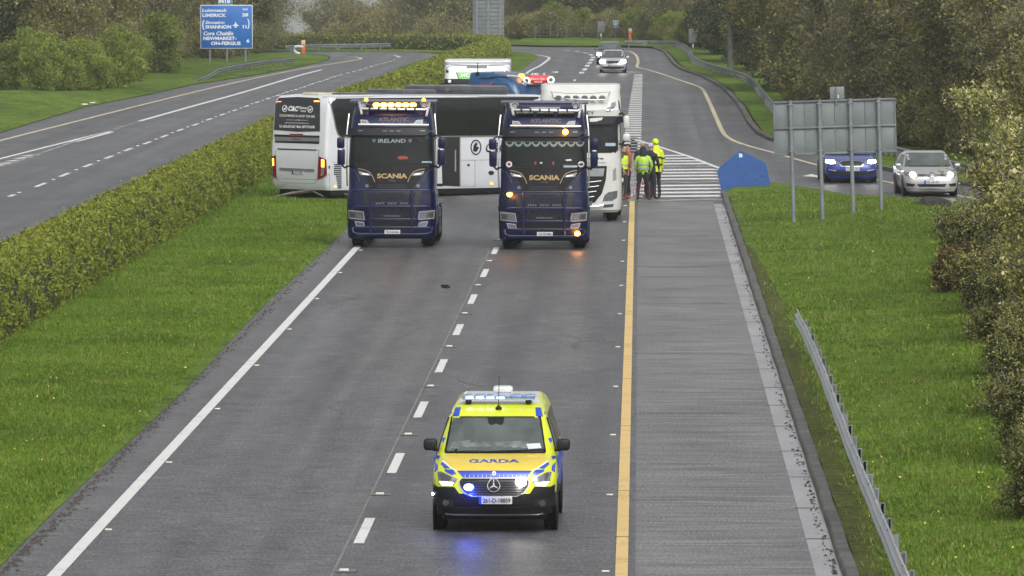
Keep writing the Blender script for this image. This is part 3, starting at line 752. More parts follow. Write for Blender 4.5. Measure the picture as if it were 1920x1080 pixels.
for px, d, s, lab in ((15, 356, .95, 'brown thorny scrub shrub at the left edge of the photo'), (70, 354, .98, 'large spring-green shrub at the far left behind the grass bank'), (120, 356, .95, 'spring-green shrub right of the grass hump, second of the row'),
                      (165, 360, .85, 'lower dull green shrub in the middle of the left shrub row'), (205, 366, 1.15, 'bright green bushy shrub near the dark gap of the left wood'), (247, 384, .8, 'small yellowish green shrub left of the tall green one'), (295, 410, 1.2, 'tallest bright green shrub, left of the blue distance sign')):
    plant('green', atd(px, d), d, s*.72, lab, 'shrub', sz=s*.86)
for px in range(-10, 490, 34):
    d = base_l(max(0, px))+4+random.uniform(-1, 1)
    plant('thicket', atd(px, d), d, random.uniform(.8, 1.1), 'low brown thicket along the foot of the left wood', 'bush', 'low brown thickets along the left wood')
# -- trees far behind the bend (misty)
for (px, d, s) in ((548, 640, .62), (572, 640, .72), (600, 655, .70), (625, 640, .86), (652, 650, .98), (672, 640, .90), (700, 650, 1.02), (722, 640, .95), (742, 650, 1.0), (770, 645, .82), (790, 655, .9), (812, 640, 1.02), (838, 650, 1.1), (862, 640, 1.15), (885, 650, 1.2), (905, 640, 1.2), (930, 650, 1.2), (560, 670, .6), (640, 675, .8), (690, 670, .95), (750, 675, .85), (800, 670, .95), (850, 675, 1.2), (900, 675, 1.25), (585, 632, .55), (610, 628, .6), (660, 622, .62), (710, 620, .7), (765, 620, .7), (820, 618, .72), (870, 616, .8)):
    k = random.choice(['olive', 'bare', 'olive'])
    plant(k, atd(px, d), d, s*(.82 if px < 606 else 1.3 if px < 640 else 1.42 if px < 700 else 1.5), 'misty %s tree far behind the hedge, %s' % ('grey-green' if k == 'olive' else 'grey-brown', 'beneath the pale sky gap' if px < 640 else 'above the left half of the far barrier' if px < 740 else 'left of the tall grey sign' if px < 860 else 'behind the tall grey sign'), 'tree', 'misty trees far behind the bend')
# -- centre thicket beyond the right-hand curve
for r_, (d0, ks) in enumerate(((560, ('thicket', 'green')), (566, ('green', 'thicket', 'thicket')), (574, ('bare', 'olive', 'bare')), (584, ('bare', 'olive')), (598, ('bare', 'olive', 'dark')), (614, ('bare', 'dark')))):
    px = 940+r_*9
    while px < 1300:
        d = d0+random.uniform(-2, 2)-max(0, px-1180)*.42
        k = random.choice(ks)
        if r_ == 0 and px < 1000: k = 'thicket'
        lab = {'thicket': 'low brown scrub behind the bend of the main road', 'green': 'yellow-green scrub shrub behind the bend of the main road', 'bare': 'bare brown tree behind the small signs on the bend', 'olive': 'olive tree behind the small signs on the bend', 'dark': 'dark tree behind the small signs on the bend'}[k]
        s = {'thicket': .8, 'green': .72}.get(k, 1)*random.uniform(.85, 1.1)
        plant(k, atd(px, d), d, s, lab, 'tree' if k in ('bare', 'olive', 'dark') else 'shrub', lab.replace('behind', 'standing behind'))
        px += random.uniform(36, 50) if r_ > 1 else random.uniform(26, 36)
# -- right wood beyond the slip road
def edge_r(px):      # depth of the wood's foot along the slip verge
    xs = [1250, 1310, 1345, 1400, 1460, 1520, 1600, 1700, 1950]; ds = [566, 545, 500, 440, 378, 338, 300, 266, 242]
    return float(np.interp(px, xs, ds))
for r_, dd in enumerate((5, 10, 17, 25, 35)):
    px = 1275+r_*15
    while px < 2060:
        d = edge_r(px)+dd+random.uniform(-2, 2)
        k = random.choice(['dark', 'dark', 'dark', 'bare']) if px < 1520 else random.choice(['olive', 'olive', 'bare', 'bare'])
        lab = {'dark': 'dark ivy-covered tree in the wood right of the slip road', 'bare': 'bare brown tree in the wood right of the slip road', 'olive': 'olive-yellow tree in the wood behind the road sign backs'}[k]
        lab0 = lab; lab = lab.replace('in the wood right of the slip road', 'right of the slip road').replace('in the wood behind the road sign backs', 'of the right wood')+(' by the small sign backs' if px < 1340 else ' near the grey pole' if px < 1430 else ' above the curved barrier' if px < 1520 else ' above the large sign back' if px < 1690 else ' above the silver car' if px < 1800 else ' at the right edge')+(', front row' if r_ == 0 else ', further in')
        plant(k, atd(px, d), d, random.uniform(.85, 1.1)*(.9 if d < 300 else 1), lab, 'tree', lab0.replace('tree', 'trees'))
        px += random.uniform(52, 70)*(330/d)**.5
for px in range(1290, 2000, 38):
    d = edge_r(px)+random.uniform(0, 3)
    k = 'green' if px in (1366, 1404, 1442) else 'thicket'
    plant(k, atd(px, d), d, random.uniform(.7, 1.0), 'green ivy shrub at the foot of the dark trees by the grey pole' if k == 'green' else 'low brown scrub at the foot of the wood right of the slip road', 'shrub', 'green ivy shrubs by the grey pole' if k == 'green' else 'low brown scrub right of the slip road')
# -- near bushes on the right
kind('bloom', 3, 4.2, 4, 1.7, LF_OLIVE, 8, .036, .12, LF_GREEN, .3, nb=5, tw=6, low=.0)
kind('olivebush', 2, 4.6, 4, 1.7, LF_OLIVE, 9, .036, .13, LF_BROWN, .4, nb=5, tw=6, low=.0, twig=TWIGD)
kind('redbush', 2, 1.6, 6, .9, LF_RED, 12, .04, .11, LF_OLIVE, .25, nb=4, tw=5, low=.0, twig=TWIGD)
kind('scrub', 3, 2.4, 6, 1.5, LF_DARK, 13, .030, .11, LF_OLIVE, .55, nb=5, tw=5, low=.0)
TREE_N.update({'scrub': 'bush', 'bloom': 'blossoming_bush', 'olivebush': 'bush', 'redbush': 'bush'})
def blossoms(t, lm_i, n, seed):
    rng = np.random.default_rng(seed); me = [c for c in t.children if c.name.startswith('crown')][0].data; co = np.empty(len(me.vertices)*3, np.float32); me.vertices.foreach_get('co', co); co = co.reshape(-1, 3)
    far = np.linalg.norm(co[:, :2], axis=1)+co[:, 2]*.3
    cand = np.where(far > np.quantile(far, .55))[0]; base = co[rng.choice(cand, n)]
    c = np.repeat(base, 6, axis=0)+rng.normal(size=(n*6, 3))*.045
    V, Q = quads(c, .040, rng, elong=1.1)
    part('blossom', npmesh('blossom', V, Q, LF_BLOOM, k=4), t, kind='stuff')
for i, (x, d, s, k, lab) in enumerate(((10.9, 178, 1.0, 'bloom', 'tall bush with cream blossom hanging in front of the silver car'), (10.4, 160, 1.0, 'bloom', 'blossoming bush at the right edge beside the verge, second nearest of three'),
                                     (8.9, 132, .85, 'bloom', 'nearest blossoming bush at the right edge beside the crash barrier'), (12.6, 196, 1.05, 'olivebush', 'olive bush at the right edge behind the blossoming one'),
                                     (11.6, 168, 1.15, 'olivebush', 'taller olive bush at the right edge behind the blossoms'), (9.8, 143, 1.0, 'olivebush', 'dark olive bush low at the right edge'), (7.9, 114, .8, 'olivebush', 'dark bush at the lower right corner above the barrier'),
                                     (8.3, 121, .9, 'bloom', 'bush with few blossoms at the lower right edge'), (7.1, 102, .7, 'olivebush', 'lowest dark bush at the right edge of the photo'))):
    t = plant(k, x, d, s, lab, 'bush', z=.25)
    if k == 'bloom': blossoms(t, i, 1500 if i < 3 else 600, i)
for x, d, s, lab in ((7.45, 150, .72, 'red-brown leafless bush on the grass below the grey sign backs'), (8.3, 157, .8, 'red-brown bush behind the nearer red-brown one'), (7.75, 143, .6, 'small red-brown bush in front of the red-brown pair')):
    plant('redbush', x, d, s, lab, 'bush', z=.3)

for i, (px, d, s) in enumerate(((1862, 152, .8), (1905, 141, .75), (1935, 131, .75), (1950, 121, .7), (1962, 111, .7), (1975, 101, .62), (1985, 92, .55), (1925, 160, .9), (1960, 148, .9), (1975, 137, .9))):
    plant('scrub', atd(px, d), d, s, 'low tangled brown scrub on the bank at the right edge of the photo', 'bush', 'tangled brown scrub on the right bank', z=.2)
# -- clipped hedge along the median and round the bend
def hedge():
    ctr = [(-14.15, 60), (-14.15, 120), (-14.1, 200), (-14.0, 250), (-13.4, 300), (-12.3, 350), (-11.7, 395), (-11.3, 430), (-10.7, 455), (-10.4, 472), (-10.9, 487), (-13.0, 496), (-17, 500.5), (-24, 503), (-31, 503), (-37, 500)]
    P = dens_path(ctr, 2.0); L = [0]
    for a, b in zip(P[:-1], P[1:]): L.append(L[-1]+(b-a).length)
    root = thing('hedge', 'long clipped green hedge running along the median and round the bend', 'hedge', (P[0].x, P[0].y, 0))
    o = Vector((P[0].x, P[0].y, 0))
    prof = [(-.72, -.05), (-.76, .5), (-.74, 1.0), (-.62, 1.36), (-.3, 1.5), (0, 1.53), (.3, 1.5), (.62, 1.36), (.74, 1.0), (.76, .5), (.72, -.05)]
    def hs(s): return float(np.interp(s, [0, 240, 400, 430, 480], [1, 1, .86, .8, .66]))
    V = []; n = len(prof)
    for i, p in enumerate(P):
        t = (P[min(i+1, len(P)-1)]-P[max(i-1, 0)]).normalized(); nn = Vector((t.y, -t.x))
        for (u, z) in prof:
            j = noise.noise(Vector((L[i]*.35, u*2, z*2)))*.09
            V.append((p.x+nn.x*(u*(1+j)-.0)-o.x, p.y+nn.y*u*(1+j)-o.y, z*hs(L[i])*(1+.5*j)-.02))
    Fc = [(i*n+k, i*n+k+1, (i+1)*n+k+1, (i+1)*n+k) for i in range(len(P)-1) for k in range(n-1)]
    Fc += [tuple(range(n)), tuple(range((len(P)-1)*n, len(P)*n))[::-1]]
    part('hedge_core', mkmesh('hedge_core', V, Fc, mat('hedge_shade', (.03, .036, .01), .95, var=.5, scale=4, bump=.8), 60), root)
    rng = np.random.default_rng(5); pa = np.array(P); La = np.array(L)
    seglen = np.linalg.norm(np.diff(np.array(prof), axis=0), axis=1); cs = np.concatenate([[0], np.cumsum(seglen)])
    def scatter(n_, s_lo, s_hi, size, depth, top=False):
        s = rng.uniform(s_lo, s_hi, n_)
        u = rng.uniform(0, cs[-1], n_) if not top else rng.uniform(cs[3]*.93, cs[7]*1.05, n_)
        px_ = np.interp(s, La, pa[:, 0]); py_ = np.interp(s, La, pa[:, 1]); e = .5
        tx = np.interp(s+e, La, pa[:, 0])-np.interp(s-e, La, pa[:, 0]); ty = np.interp(s+e, La, pa[:, 1])-np.interp(s-e, La, pa[:, 1]); l_ = np.hypot(tx, ty); tx /= l_; ty /= l_
        pr = np.array(prof); uu = np.interp(u, cs, pr[:, 0]); zz = np.interp(u, cs, pr[:, 1])*np.interp(s, [0, 240, 400, 430, 480], [1, 1, .86, .8, .66])
        # light and dark clumps: push some leaves in, some out
        cl = np.sin(s*2.1+np.sin(u*3)*2)*np.sin(s*.9+u*4.3)+np.sin(s*5.3+u*7)
        g_ = 1+.085*cl+rng.normal(size=n_)*.03*depth
        return np.stack([px_+ty*uu*g_-o.x, py_-tx*uu*g_-o.y, np.maximum(.02, zz*(1+.045*cl+rng.normal(size=n_)*.025*depth))], 1), size
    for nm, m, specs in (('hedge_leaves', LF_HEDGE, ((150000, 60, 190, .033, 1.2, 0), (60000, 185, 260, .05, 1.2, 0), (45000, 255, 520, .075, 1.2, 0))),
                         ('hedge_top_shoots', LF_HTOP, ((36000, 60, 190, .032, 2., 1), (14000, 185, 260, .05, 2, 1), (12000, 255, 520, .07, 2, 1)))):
        Vs = []; 
        for (n_, a, b, sz, dp, tp) in specs:
            c, sz = scatter(n_, a, min(b, L[-1]), sz, dp, tp); v, _ = quads(c, sz, rng); Vs.append(v)
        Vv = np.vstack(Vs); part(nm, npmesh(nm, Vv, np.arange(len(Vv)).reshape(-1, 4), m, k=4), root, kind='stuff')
hedge()

# -- grass blades
def blades(name, poly, n, zf, m, hgt, seed, wpow=2.0, excl=None):
    rng = np.random.default_rng(seed); ys = [p[1] for p in poly]; xs = [p[0] for p in poly]
    y0_, y1_ = max(72, min(ys)), max(ys); N = int(n*2.5)
    u = rng.uniform(1/y1_, 1/y0_, N); Y = 1/u; X = rng.uniform(min(xs), max(xs), N)
    ok = pip(poly, X, Y); X = X[ok][:n]; Y = Y[ok][:n]
    pat = np.sin(X*1.3+Y*.11)*np.sin(X*.5-Y*.23)+rng.normal(size=len(X))*.5
    Z = np.array([zf(a, b) for a, b in zip(X, Y)])
    k = 3; X = np.repeat(X, k); Y = np.repeat(Y, k); Z = np.repeat(Z, k); pat = np.repeat(pat, k); M = len(X)
    X = X+rng.normal(size=M)*.06; Y = Y+rng.normal(size=M)*.06
    h = hgt*rng.uniform(.5, 1.5, M)*(1+.25*pat)*(1+Y/300); w_ = .0075*(1+Y/130)
    a = rng.uniform(0, 6.283, M); lean = rng.normal(size=(M, 2))*h[:, None]*.45
    V = np.empty((M, 3, 3)); V[:, 0, 0] = X-np.cos(a)*w_; V[:, 0, 1] = Y-np.sin(a)*w_; V[:, 0, 2] = Z-.01
    V[:, 1, 0] = X+np.cos(a)*w_; V[:, 1, 1] = Y+np.sin(a)*w_; V[:, 1, 2] = Z-.01
    V[:, 2, 0] = X+lean[:, 0]; V[:, 2, 1] = Y+lean[:, 1]; V[:, 2, 2] = Z+np.maximum(h, .02)
    o = part(name, npmesh(name, V.reshape(-1, 3), np.arange(M*3).reshape(-1, 3), m), kind='stuff')
    return o
medc = [(-8.9, 72), (-8.85, 300), (-9, 380), (-13.5, 300), (-13.5, 72)]
blades('grass', medc, 130000, zmed, LF_GRASS, .032, 1)
blades('tall_grass', [(-8.75, 72), (-8.72, 240), (-13.4, 240), (-13.4, 72)], 2500, zmed, LF_DRY, .06, 2)
rvc = [(XK+.5, 72), (XK+.5, 214), (4.5, 216), (11, 205), (16, 180), (16, 72)]
blades('grass', rvc, 130000, zrv, LF_GRASS, .034, 3)
blades('tall_grass', [(XK+.28, 72), (XK+.28, 213), (9, 205), (9, 72)], 5000, zrv, LF_DRY, .06, 4)
# small yellow flowers
def flowers(poly, n, zf, seed):
    rng = np.random.default_rng(seed); xs = [p[0] for p in poly]; ys = [p[1] for p in poly]
    X = rng.uniform(min(xs), max(xs), n); Y = 1/rng.uniform(1/max(ys), 1/min(ys), n); ok = pip(poly, X, Y); X = X[ok]; Y = Y[ok]
    c = np.stack([X, Y, np.array([zf(a, b) for a, b in zip(X, Y)])+.10], 1); V, Q = quads(c, .022, rng, elong=1)
    part('yellow_flowers', npmesh('yellow_flowers', V, Q, mat('flower_yellow', (.55, .45, .06), .6), k=4), kind='stuff')
flowers(rvc, 900, zrv, 8); flowers(medc, 350, zmed, 9)
# dirt and gravel along the median road edge, debris in the channel
rng = np.random.default_rng(21)
def grit(name, n, fx, ylo, yhi, sz, m, z=.006):
    Y = 1/rng.uniform(1/yhi, 1/ylo, n); X = fx(Y, n); V = []; Q = []
    for x, y in zip(X, Y):
        s = sz*rng.uniform(.4, 1.6); k = len(V)
        V += [(x-s, y-s*.8, z), (x+s, y-s*.6, z), (x+s*.7, y+s, z), (x-s*.8, y+s*.9, z), (x, y, z+s*.7)]
        Q += [(k, k+1, k+4), (k+1, k+2, k+4), (k+2, k+3, k+4), (k+3, k, k+4)]
    part(name, npmesh(name, V, Q, m), kind='stuff')
grit('road_edge_grit', 1500, lambda Y, n: -8.62+np.abs(rng.normal(size=n))*.10, 75, 300, .022, mat('brown_grit', (.06, .048, .036), .9, var=.5, scale=30))
grit('channel_litter', 500, lambda Y, n: 2.68-np.abs(rng.normal(size=n))*.06, 75, 212, .02, mat('dark_litter', (.03, .025, .02), .9, var=.5, scale=30), .013)
def haze():
    b = MB(); b.box((0, 1450, -26.), (6200, 3600, 78)); o = b.put('haze', None, smooth=None, kind='stuff')
    m = bpy.data.materials.new('haze_air'); m.use_nodes = True; n = m.node_tree; n.nodes.remove(n.nodes['Principled BSDF'])
    v = n.nodes.new('ShaderNodeVolumePrincipled'); v.inputs['Density'].default_value = HAZE; v.inputs['Color'].default_value = (.97, .98, 1, 1); v.inputs['Anisotropy'].default_value = .2
    n.links.new(v.outputs[0], n.nodes['Material Output'].inputs['Volume']); o.data.materials.clear(); o.data.materials.append(m)
HAZE = .00017
haze()
# ------------------------------------------------------------------ vehicles
def px2local(px, py, d, cx):     # photo pixel at depth d -> local x, z for a vehicle facing the camera
    return ((px-1199)*d/FPX-cx, CAM_H-(py+111)*d/FPX)

# ---- police van -----------------------------------------------------------
HIVIS = mat('hi_vis_yellow_paint', (.60, .66, .015), .35, coat=.6, var=.04)
BONNET = mat('bonnet_yellow_paint', (.74, .54, .04), .32, coat=.7, var=.04)
PBLUE = mat('police_blue_film', (.012, .05, .42), .35, coat=.4, var=.1)
def police_van():
    D0 = 91.9; X0 = (928.5-1199)*92.8/FPX
    t = thing('police_van', 'yellow and blue chequered police van with flashing lights in the foreground lane', 'police van', (X0, D0, 0), R(-.6))
    f0 = [(.27, .82, .14, 4.35, .28, .1), (.40, .86, .03, 4.4, .32, .1, .05), (.58, .885, 0, 4.42, .36, .1, .05), (.76, .895, .02, 4.43, .38, .1, .05), (.88, .89, .07, 4.43, .42, .1, .05),
          (.94, .885, .17, 4.43, .48, .1, .04), (.99, .875, .36, 4.43, .5, .1, .03), (1.04, .865, .62, 4.43, .45, .1, .03), (1.085, .85, .92, 4.42, .36, .1, .03), (1.12, .845, .98, 4.42, .33, .1, .03),
          (1.32, .795, 1.26, 4.40, .3, .1, .03), (1.50, .735, 1.50, 4.38, .25, .1, .03), (1.60, .70, 1.66, 4.36, .2, .1, .02), (1.68, .66, 1.86, 4.33, .2, .1, .02), (1.735, .62, 2.15, 4.28, .2, .1), (1.765, .56, 2.6, 4.2, .2, .1), (1.775, .45, 2.9, 4.0, .2, .1)]
    def mf(c):
        if c.z > 1.72 and abs(c.x) < .57: return 1
        if c.z < .60: return 2
        return 0
    body = stack('body', f0, [HIVIS, WHITEP, BLACK], t, mf)
    s = Skin([body], 92.8); V = Crop(760, 700, 1148/340, s)
    # roof markings
    decal('roof_strip', [(352, 203), (805, 203), (853, 272), (300, 272)], V, HIVIS, t, .004)
    decal('roof_blue_square', [(318, 217), (352, 216), (340, 272), (299, 272)], V, PBLUE, t, .006, mirror=True)
    for x in (410, 520, 635, 745): decal('roof_tick', rect(x-3, 204, x+3, 228), V, WHITEP, t, .006)
    # windscreen
    decal('windscreen_surround', [(292, 274), (858, 274), (890, 495), (884, 508), (258, 508), (248, 495)], V, BLACK, t, .006)
    ws = decal('windscreen', [(306, 284), (846, 284), (878, 488), (870, 499), (272, 499), (264, 488)], V, GLASSL, t, .012)[0]
    decal('mirror_housing', [(520, 285), (625, 285), (622, 318), (605, 332), (575, 320), (545, 332), (528, 322)], V, BLACK, t, .016)
    decal('permit', [(765, 452), (850, 447), (860, 478), (778, 485)], V, PLATE, t, .018)
    decal('wiper', [(520, 498), (700, 492), (885, 484), (885, 491), (700, 500), (520, 505)], V, BLACK, t, .022)
    decal('wiper', [(262, 499), (420, 496), (540, 500), (540, 506), (262, 506)], V, BLACK, t, .022)
    decal('dashboard_sheen', [(300, 440), (420, 425), (560, 440), (740, 430), (820, 445), (860, 480), (280, 485)], V, mat('dash_grey', (.12, .14, .135), .5, var=.5, scale=6), ws, .0135)
    decal('seat_back', [(380, 320), (420, 318), (440, 350), (445, 440), (370, 440), (365, 350)], V, mat('seat_shade', (.06, .07, .07), .6), ws, .0135)
    # bonnet
    decal('bonnet', [(262, 513), (880, 513), (905, 545), (880, 560), (800, 618), (330, 618), (250, 556), (230, 540)], V, BONNET, t, .004, step=24)
    text_on('lettering', 'GARDA', (402, 547, 722, 567), V, PBLUE, t, .010, .03)
    decal('bonnet_band', [(330, 619), (800, 619), (768, 661), (368, 661)], V, PBLUE, t, .010, step=11)
    for i in range(15):
        x = 380+i*27
        if abs(x-562) > 16: decal('band_tick', rect(x-1.0, 645, x+1.0, 660), V, WINK, t, .013)
    decal('crest', disc(562, 636, 13, 12), V, WINK, t, .012); decal('crest_centre', disc(562, 636, 6, 10), V, mat('crest_grey', (.15, .17, .3), .5), t, .014)
    for P in ([(240, 553), (290, 600), (250, 603), (224, 575)], [(250, 608), (300, 612), (324, 636), (296, 645), (250, 620)], [(205, 520), (222, 525), (212, 545), (196, 535)], [(190, 560), (208, 585), (206, 612), (186, 625)], [(278, 240), (290, 225), (296, 250), (284, 258)], [(240, 405), (256, 412), (240, 440), (232, 425)]):
        decal('blue_check', P, V, PBLUE, t, .006, mirror=True)
    for P in ([(232, 560), (240, 552), (292, 598), (330, 619), (322, 621), (286, 603)],): decal('white_outline', P, V, WINK, t, .010, mirror=True)
    # bumper
    decal('bumper', [(172, 690), (206, 718), (312, 720), (345, 768), (378, 792), (458, 800), (682, 800), (748, 792), (784, 766), (816, 718), (915, 718), (968, 690), (968, 860), (955, 905), (860, 925), (280, 925), (185, 905), (172, 860)], V, BLACK, t, .02, back=.03, step=26)
    decal('grille_surround', [(338, 684), (356, 662), (768, 662), (786, 686), (780, 722), (750, 762), (706, 780), (424, 780), (376, 762), (346, 722)], V, SILV, t, .012)
    decal('grille', [(345, 684), (360, 668), (764, 668), (779, 686), (773, 718), (745, 755), (702, 772), (428, 772), (380, 755), (352, 718)], V, BLACK, t, .022)
    for i, y in enumerate((682, 698, 714, 730, 746, 760)):
        x = 352+max(0, (y-715))*.9; decal('grille_slat', rect(x, y, 1124-x, y+4), V, mat('grille_grey', (.05, .05, .055), .35), t, .032)
    # star badge
    ring = []; n = 28
    outer = disc(560, 712, 41, n); inner = disc(560, 712, 35, n)
    c_ = disc(560, 712, 41, n)
    pr = [V(*p)[0]+V(*p)[1]*.045 for p in disc(560, 712, 38, n)]
    b = MB().tube(pr+[pr[0], pr[1]], .010, 6, False); finish('badge_ring', b.v, b.f, CHROME, t, smooth=50)
    for a in (-90, 30, 150):
        dx, dy = math.cos(R(a)), math.sin(R(a)); decal('badge_star', [(560+dx*37, 712+dy*37), (560-dy*6, 712+dx*6), (560+dy*6, 712-dx*6)], V, CHROME, t, .045)
    # headlamps
    for hl in decal('headlamp', [(206, 624), (228, 622), (332, 670), (300, 712), (240, 714), (216, 690)], V, LAMPG, t, .014, mirror=True): pass
    decal('lamp_shade', [(222, 634), (232, 632), (300, 664), (280, 680), (232, 676)], V, mat('lamp_dark', (.05, .055, .06), .2, coat=1), t, .018, mirror=True)
    decal('lamp_strip', [(220, 684), (262, 688), (306, 690), (296, 711), (240, 712)], V, mat('lit_drl', (1, .95, .9), .3, emis=(1, .95, .88), estr=5), t, .020, mirror=True)
    # flashing grille lamps
    bl = decal('blue_strobe', disc(405, 722, 30, 16, 22), V, mat('lit_blue_strobe', (.3, .4, 1), .3, emis=(.10, .16, 1), estr=20), t, .06)[0]
    decal('strobe_core', disc(405, 722, 20, 12, 13), V, mat('lit_blue_core', (.8, .85, 1), .3, emis=(.5, .62, 1), estr=28), bl, .066)
    decal('white_strobe', disc(730, 692, 33, 16, 27), V, mat('lit_white_strobe', (1, .97, .95), .3, emis=(1, .93, .9), estr=22), t, .06)
    decal('corner_strobe', disc(178, 762, 9, 8), V, mat('lit_blue_core', (.8, .85, 1)), t, .03)
    for nm, px, py, col, e in (('blue_strobe_lamp', 405, 735, (.03, .06, 1), 10), ('white_strobe_lamp', 730, 700, (1, .93, .9), 2.2)):
        q, nn = V(px, py); l = bpy.data.lights.new(nm, 'POINT'); l.energy = e; l.color = col; l.shadow_soft_size = .04
        lo = bpy.data.objects.new(nm, l); link(lo); lo.parent = t; lo.location = basis(t).inverted() @ (q+Vector((0, -.14, -.05)))
    plate(t, lambda u, v: (V(u, v)[0]+Vector((0, -.035, .0)), V(u, v)[1]), (466, 779, 676, 824), '261-D-18859')
    # lower bumper
    decal('intake', [(300, 845), (820, 845), (812, 882), (310, 882)], V, mat('deep_black', (.004, .004, .004), .7), t, .024)
    decal('fog_recess', [(200, 800), (225, 785), (300, 800), (310, 850), (230, 858), (200, 840)], V, mat('deep_black', (0, 0, 0)), t, .024, mirror=True)
    decal('fog_lamp', disc(262, 818, 20, 10), V, mat('lamp_dark', (0, 0, 0)), t, .030, mirror=True)
    decal('bumper_crease', [(190, 852), (260, 880), (330, 886), (800, 886), (870, 880), (950, 852), (952, 858), (872, 888), (802, 893), (328, 893), (258, 888), (188, 860)], V, mat('crease_grey', (.09, .09, .10), .3), t, .032)
    # wheels
    for x in (-.80, .80):
        for y in (.86, 3.58): wheel(t, x, y, .325, .205, 1 if x > 0 else -1)
    # arches
    for x in (-.885, .885):
        for y in (.86, 3.58):
            MB().lathe([(-.012, .0), (-.012, .40), (.012, .40), (.012, 0)], (x, y, .36), n=24).put('wheel_arch', BLACK, t)
    MB().box((0, 2.3, .26), (1.5, 3.9, .16), bev=.03).put('underbody', BLACK, t)
    # door mirrors
    for sx in (-1, 1):
        m_ = MB().box((sx*.965, 1.28, 1.19), (.20, .16, .17), bev=.045).put('door_mirror', BLACK, t)
        MB().box((sx*.86, 1.30, 1.11), (.14, .06, .04), bev=.01).put('mirror_arm', BLACK, m_)
    # sides: windows and battenburg squares
    for sx in (-1, 1):
        side = Plane((sx*.905, 1.2, 1.02), (0, 1, 0), (0, 0, 1)); 
        for i in range(9):
            for j in range(2):
                if (i+j) % 2 == 0:
                    u = -.05+i*.36; b = MB().box((sx*.892, 1.25+u, .93-j*.26), (.012, .355, .255)); b.put('side_check', PBLUE, t)
        b = MB(); P = [(1.35, 1.13), (1.75, 1.55), (2.35, 1.58), (2.35, 1.13)]
        V_ = []
        for (y, z) in P: V_.append((sx*(.855-.32*max(0, z-1.12)+.01), y, z))
        b.add(V_+[(v[0]-sx*.02, v[1], v[2]) for v in V_], [(0, 1, 2, 3), (7, 6, 5, 4), (0, 4, 5, 1), (1, 5, 6, 2), (2, 6, 7, 3), (3, 7, 4, 0)]).put('side_window', GLASS, t, smooth=None)
        P = [(2.45, 1.13), (2.45, 1.58), (4.1, 1.58), (4.1, 1.13)]; V_ = [(sx*(.855-.32*max(0, z-1.12)+.01), y, z) for y, z in P]
        MB().add(V_+[(v[0]-sx*.02, v[1], v[2]) for v in V_], [(0, 1, 2, 3), (7, 6, 5, 4), (0, 4, 5, 1), (1, 5, 6, 2), (2, 6, 7, 3), (3, 7, 4, 0)]).put('side_window', GLASS, t, smooth=None)
    # light bar
    zb = 1.785
    bar = MB().box((0, 2.12, zb+.012), (1.06, .24, .024), bev=.008).put('light_bar', mat('bar_base', (.35, .36, .38), .4), t)
    LENS = mat('blue_lens', (.10, .24, .50), .12, coat=1, var=.3, scale=12)
    for i in range(6):
        x = -.45+i*.18
        MB().box((x, 2.12, zb+.05), (.172, .25, .052), bev=.018).put('blue_lens', LENS, bar)
    LITB = mat('lit_bar_led', (.6, .8, 1), .3, emis=(.45, .66, 1), estr=9)
    for i in range(4): MB().box((-.42+i*.15, 1.985, zb+.035), (.11, .012, .020), bev=.004).put('lit_led', LITB, bar)
    for x in (-.44, .44): MB().box((x, 2.08, 1.755), (.09, .12, .05), bev=.01).put('bar_foot', BLACK, bar)
    MB().box((0.03, 3.25, 1.86), (.30, .26, .10), bev=.045).put('camera_pod', WHITEP, t)
    MB().box((0.03, 3.25, 1.79), (.16, .16, .06), bev=.01).put('pod_foot', WHITEP, t)
    a = MB().lathe([(0, .05), (.03, .045), (.05, .02), (.07, .012)], (.01, 1.82, 1.66), 'Z', 14).put('antenna', BLACK, t)
    MB().tube([(.01, 1.82, 1.72), (.012, 1.84, 1.95), (.016, 1.87, 2.15)], .005, 6).put('antenna_rod', BLACK, a)
    return t
police_van()

# ---- navy tractor units ----------------------------------------------------
def tractor_running_gear(t, ys=(1.42, 4.35, 5.65), r=.5, col=NAVY, frame=True, w2=.98):
    wheel(t, -w2, ys[0], r, .33, -1); wheel(t, w2, ys[0], r, .33, 1)
    for y in ys[1:]:
        for sx in (-1, 1):
            wheel(t, sx*.95, y, r, .55, sx)
    if frame:
        MB().box((-.42, 3.6, .85), (.09, 5.4, .28)).box((.42, 3.6, .85), (.09, 5.4, .28)).box((0, 2.7, .82), (.85, .12, .2)).box((0, 6.2, .82), (.85, .12, .2)).put('chassis', BLACK, t)
        MB().lathe([(0, .48), (.08, .48), (.10, .40), (.10, .1)], (0, 4.9, 1.02), 'Z', 20).put('fifth_wheel', BLACK, t)
        for sx in (-1, 1):
            MB().box((sx*1.0, 2.9, .72), (.5, 1.5, .62), bev=.06).put('side_tank', col, t)
            MB().box((sx*1.0, 4.35, 1.08), (.6, 1.1, .04), bev=.015).put('rear_mudguard', col, t)
            MB().box((sx*1.0, 5.65, 1.08), (.6, 1.1, .04), bev=.015).put('rear_mudguard', col, t)
DARKG = mat('dark_grille', (.010, .011, .014), .45, var=.3)
GOLD = mat('gold_lettering', (.38, .27, .12), .35, .5)
GOLDD = mat('dim_gold_lettering', (.085, .055, .07), .5)
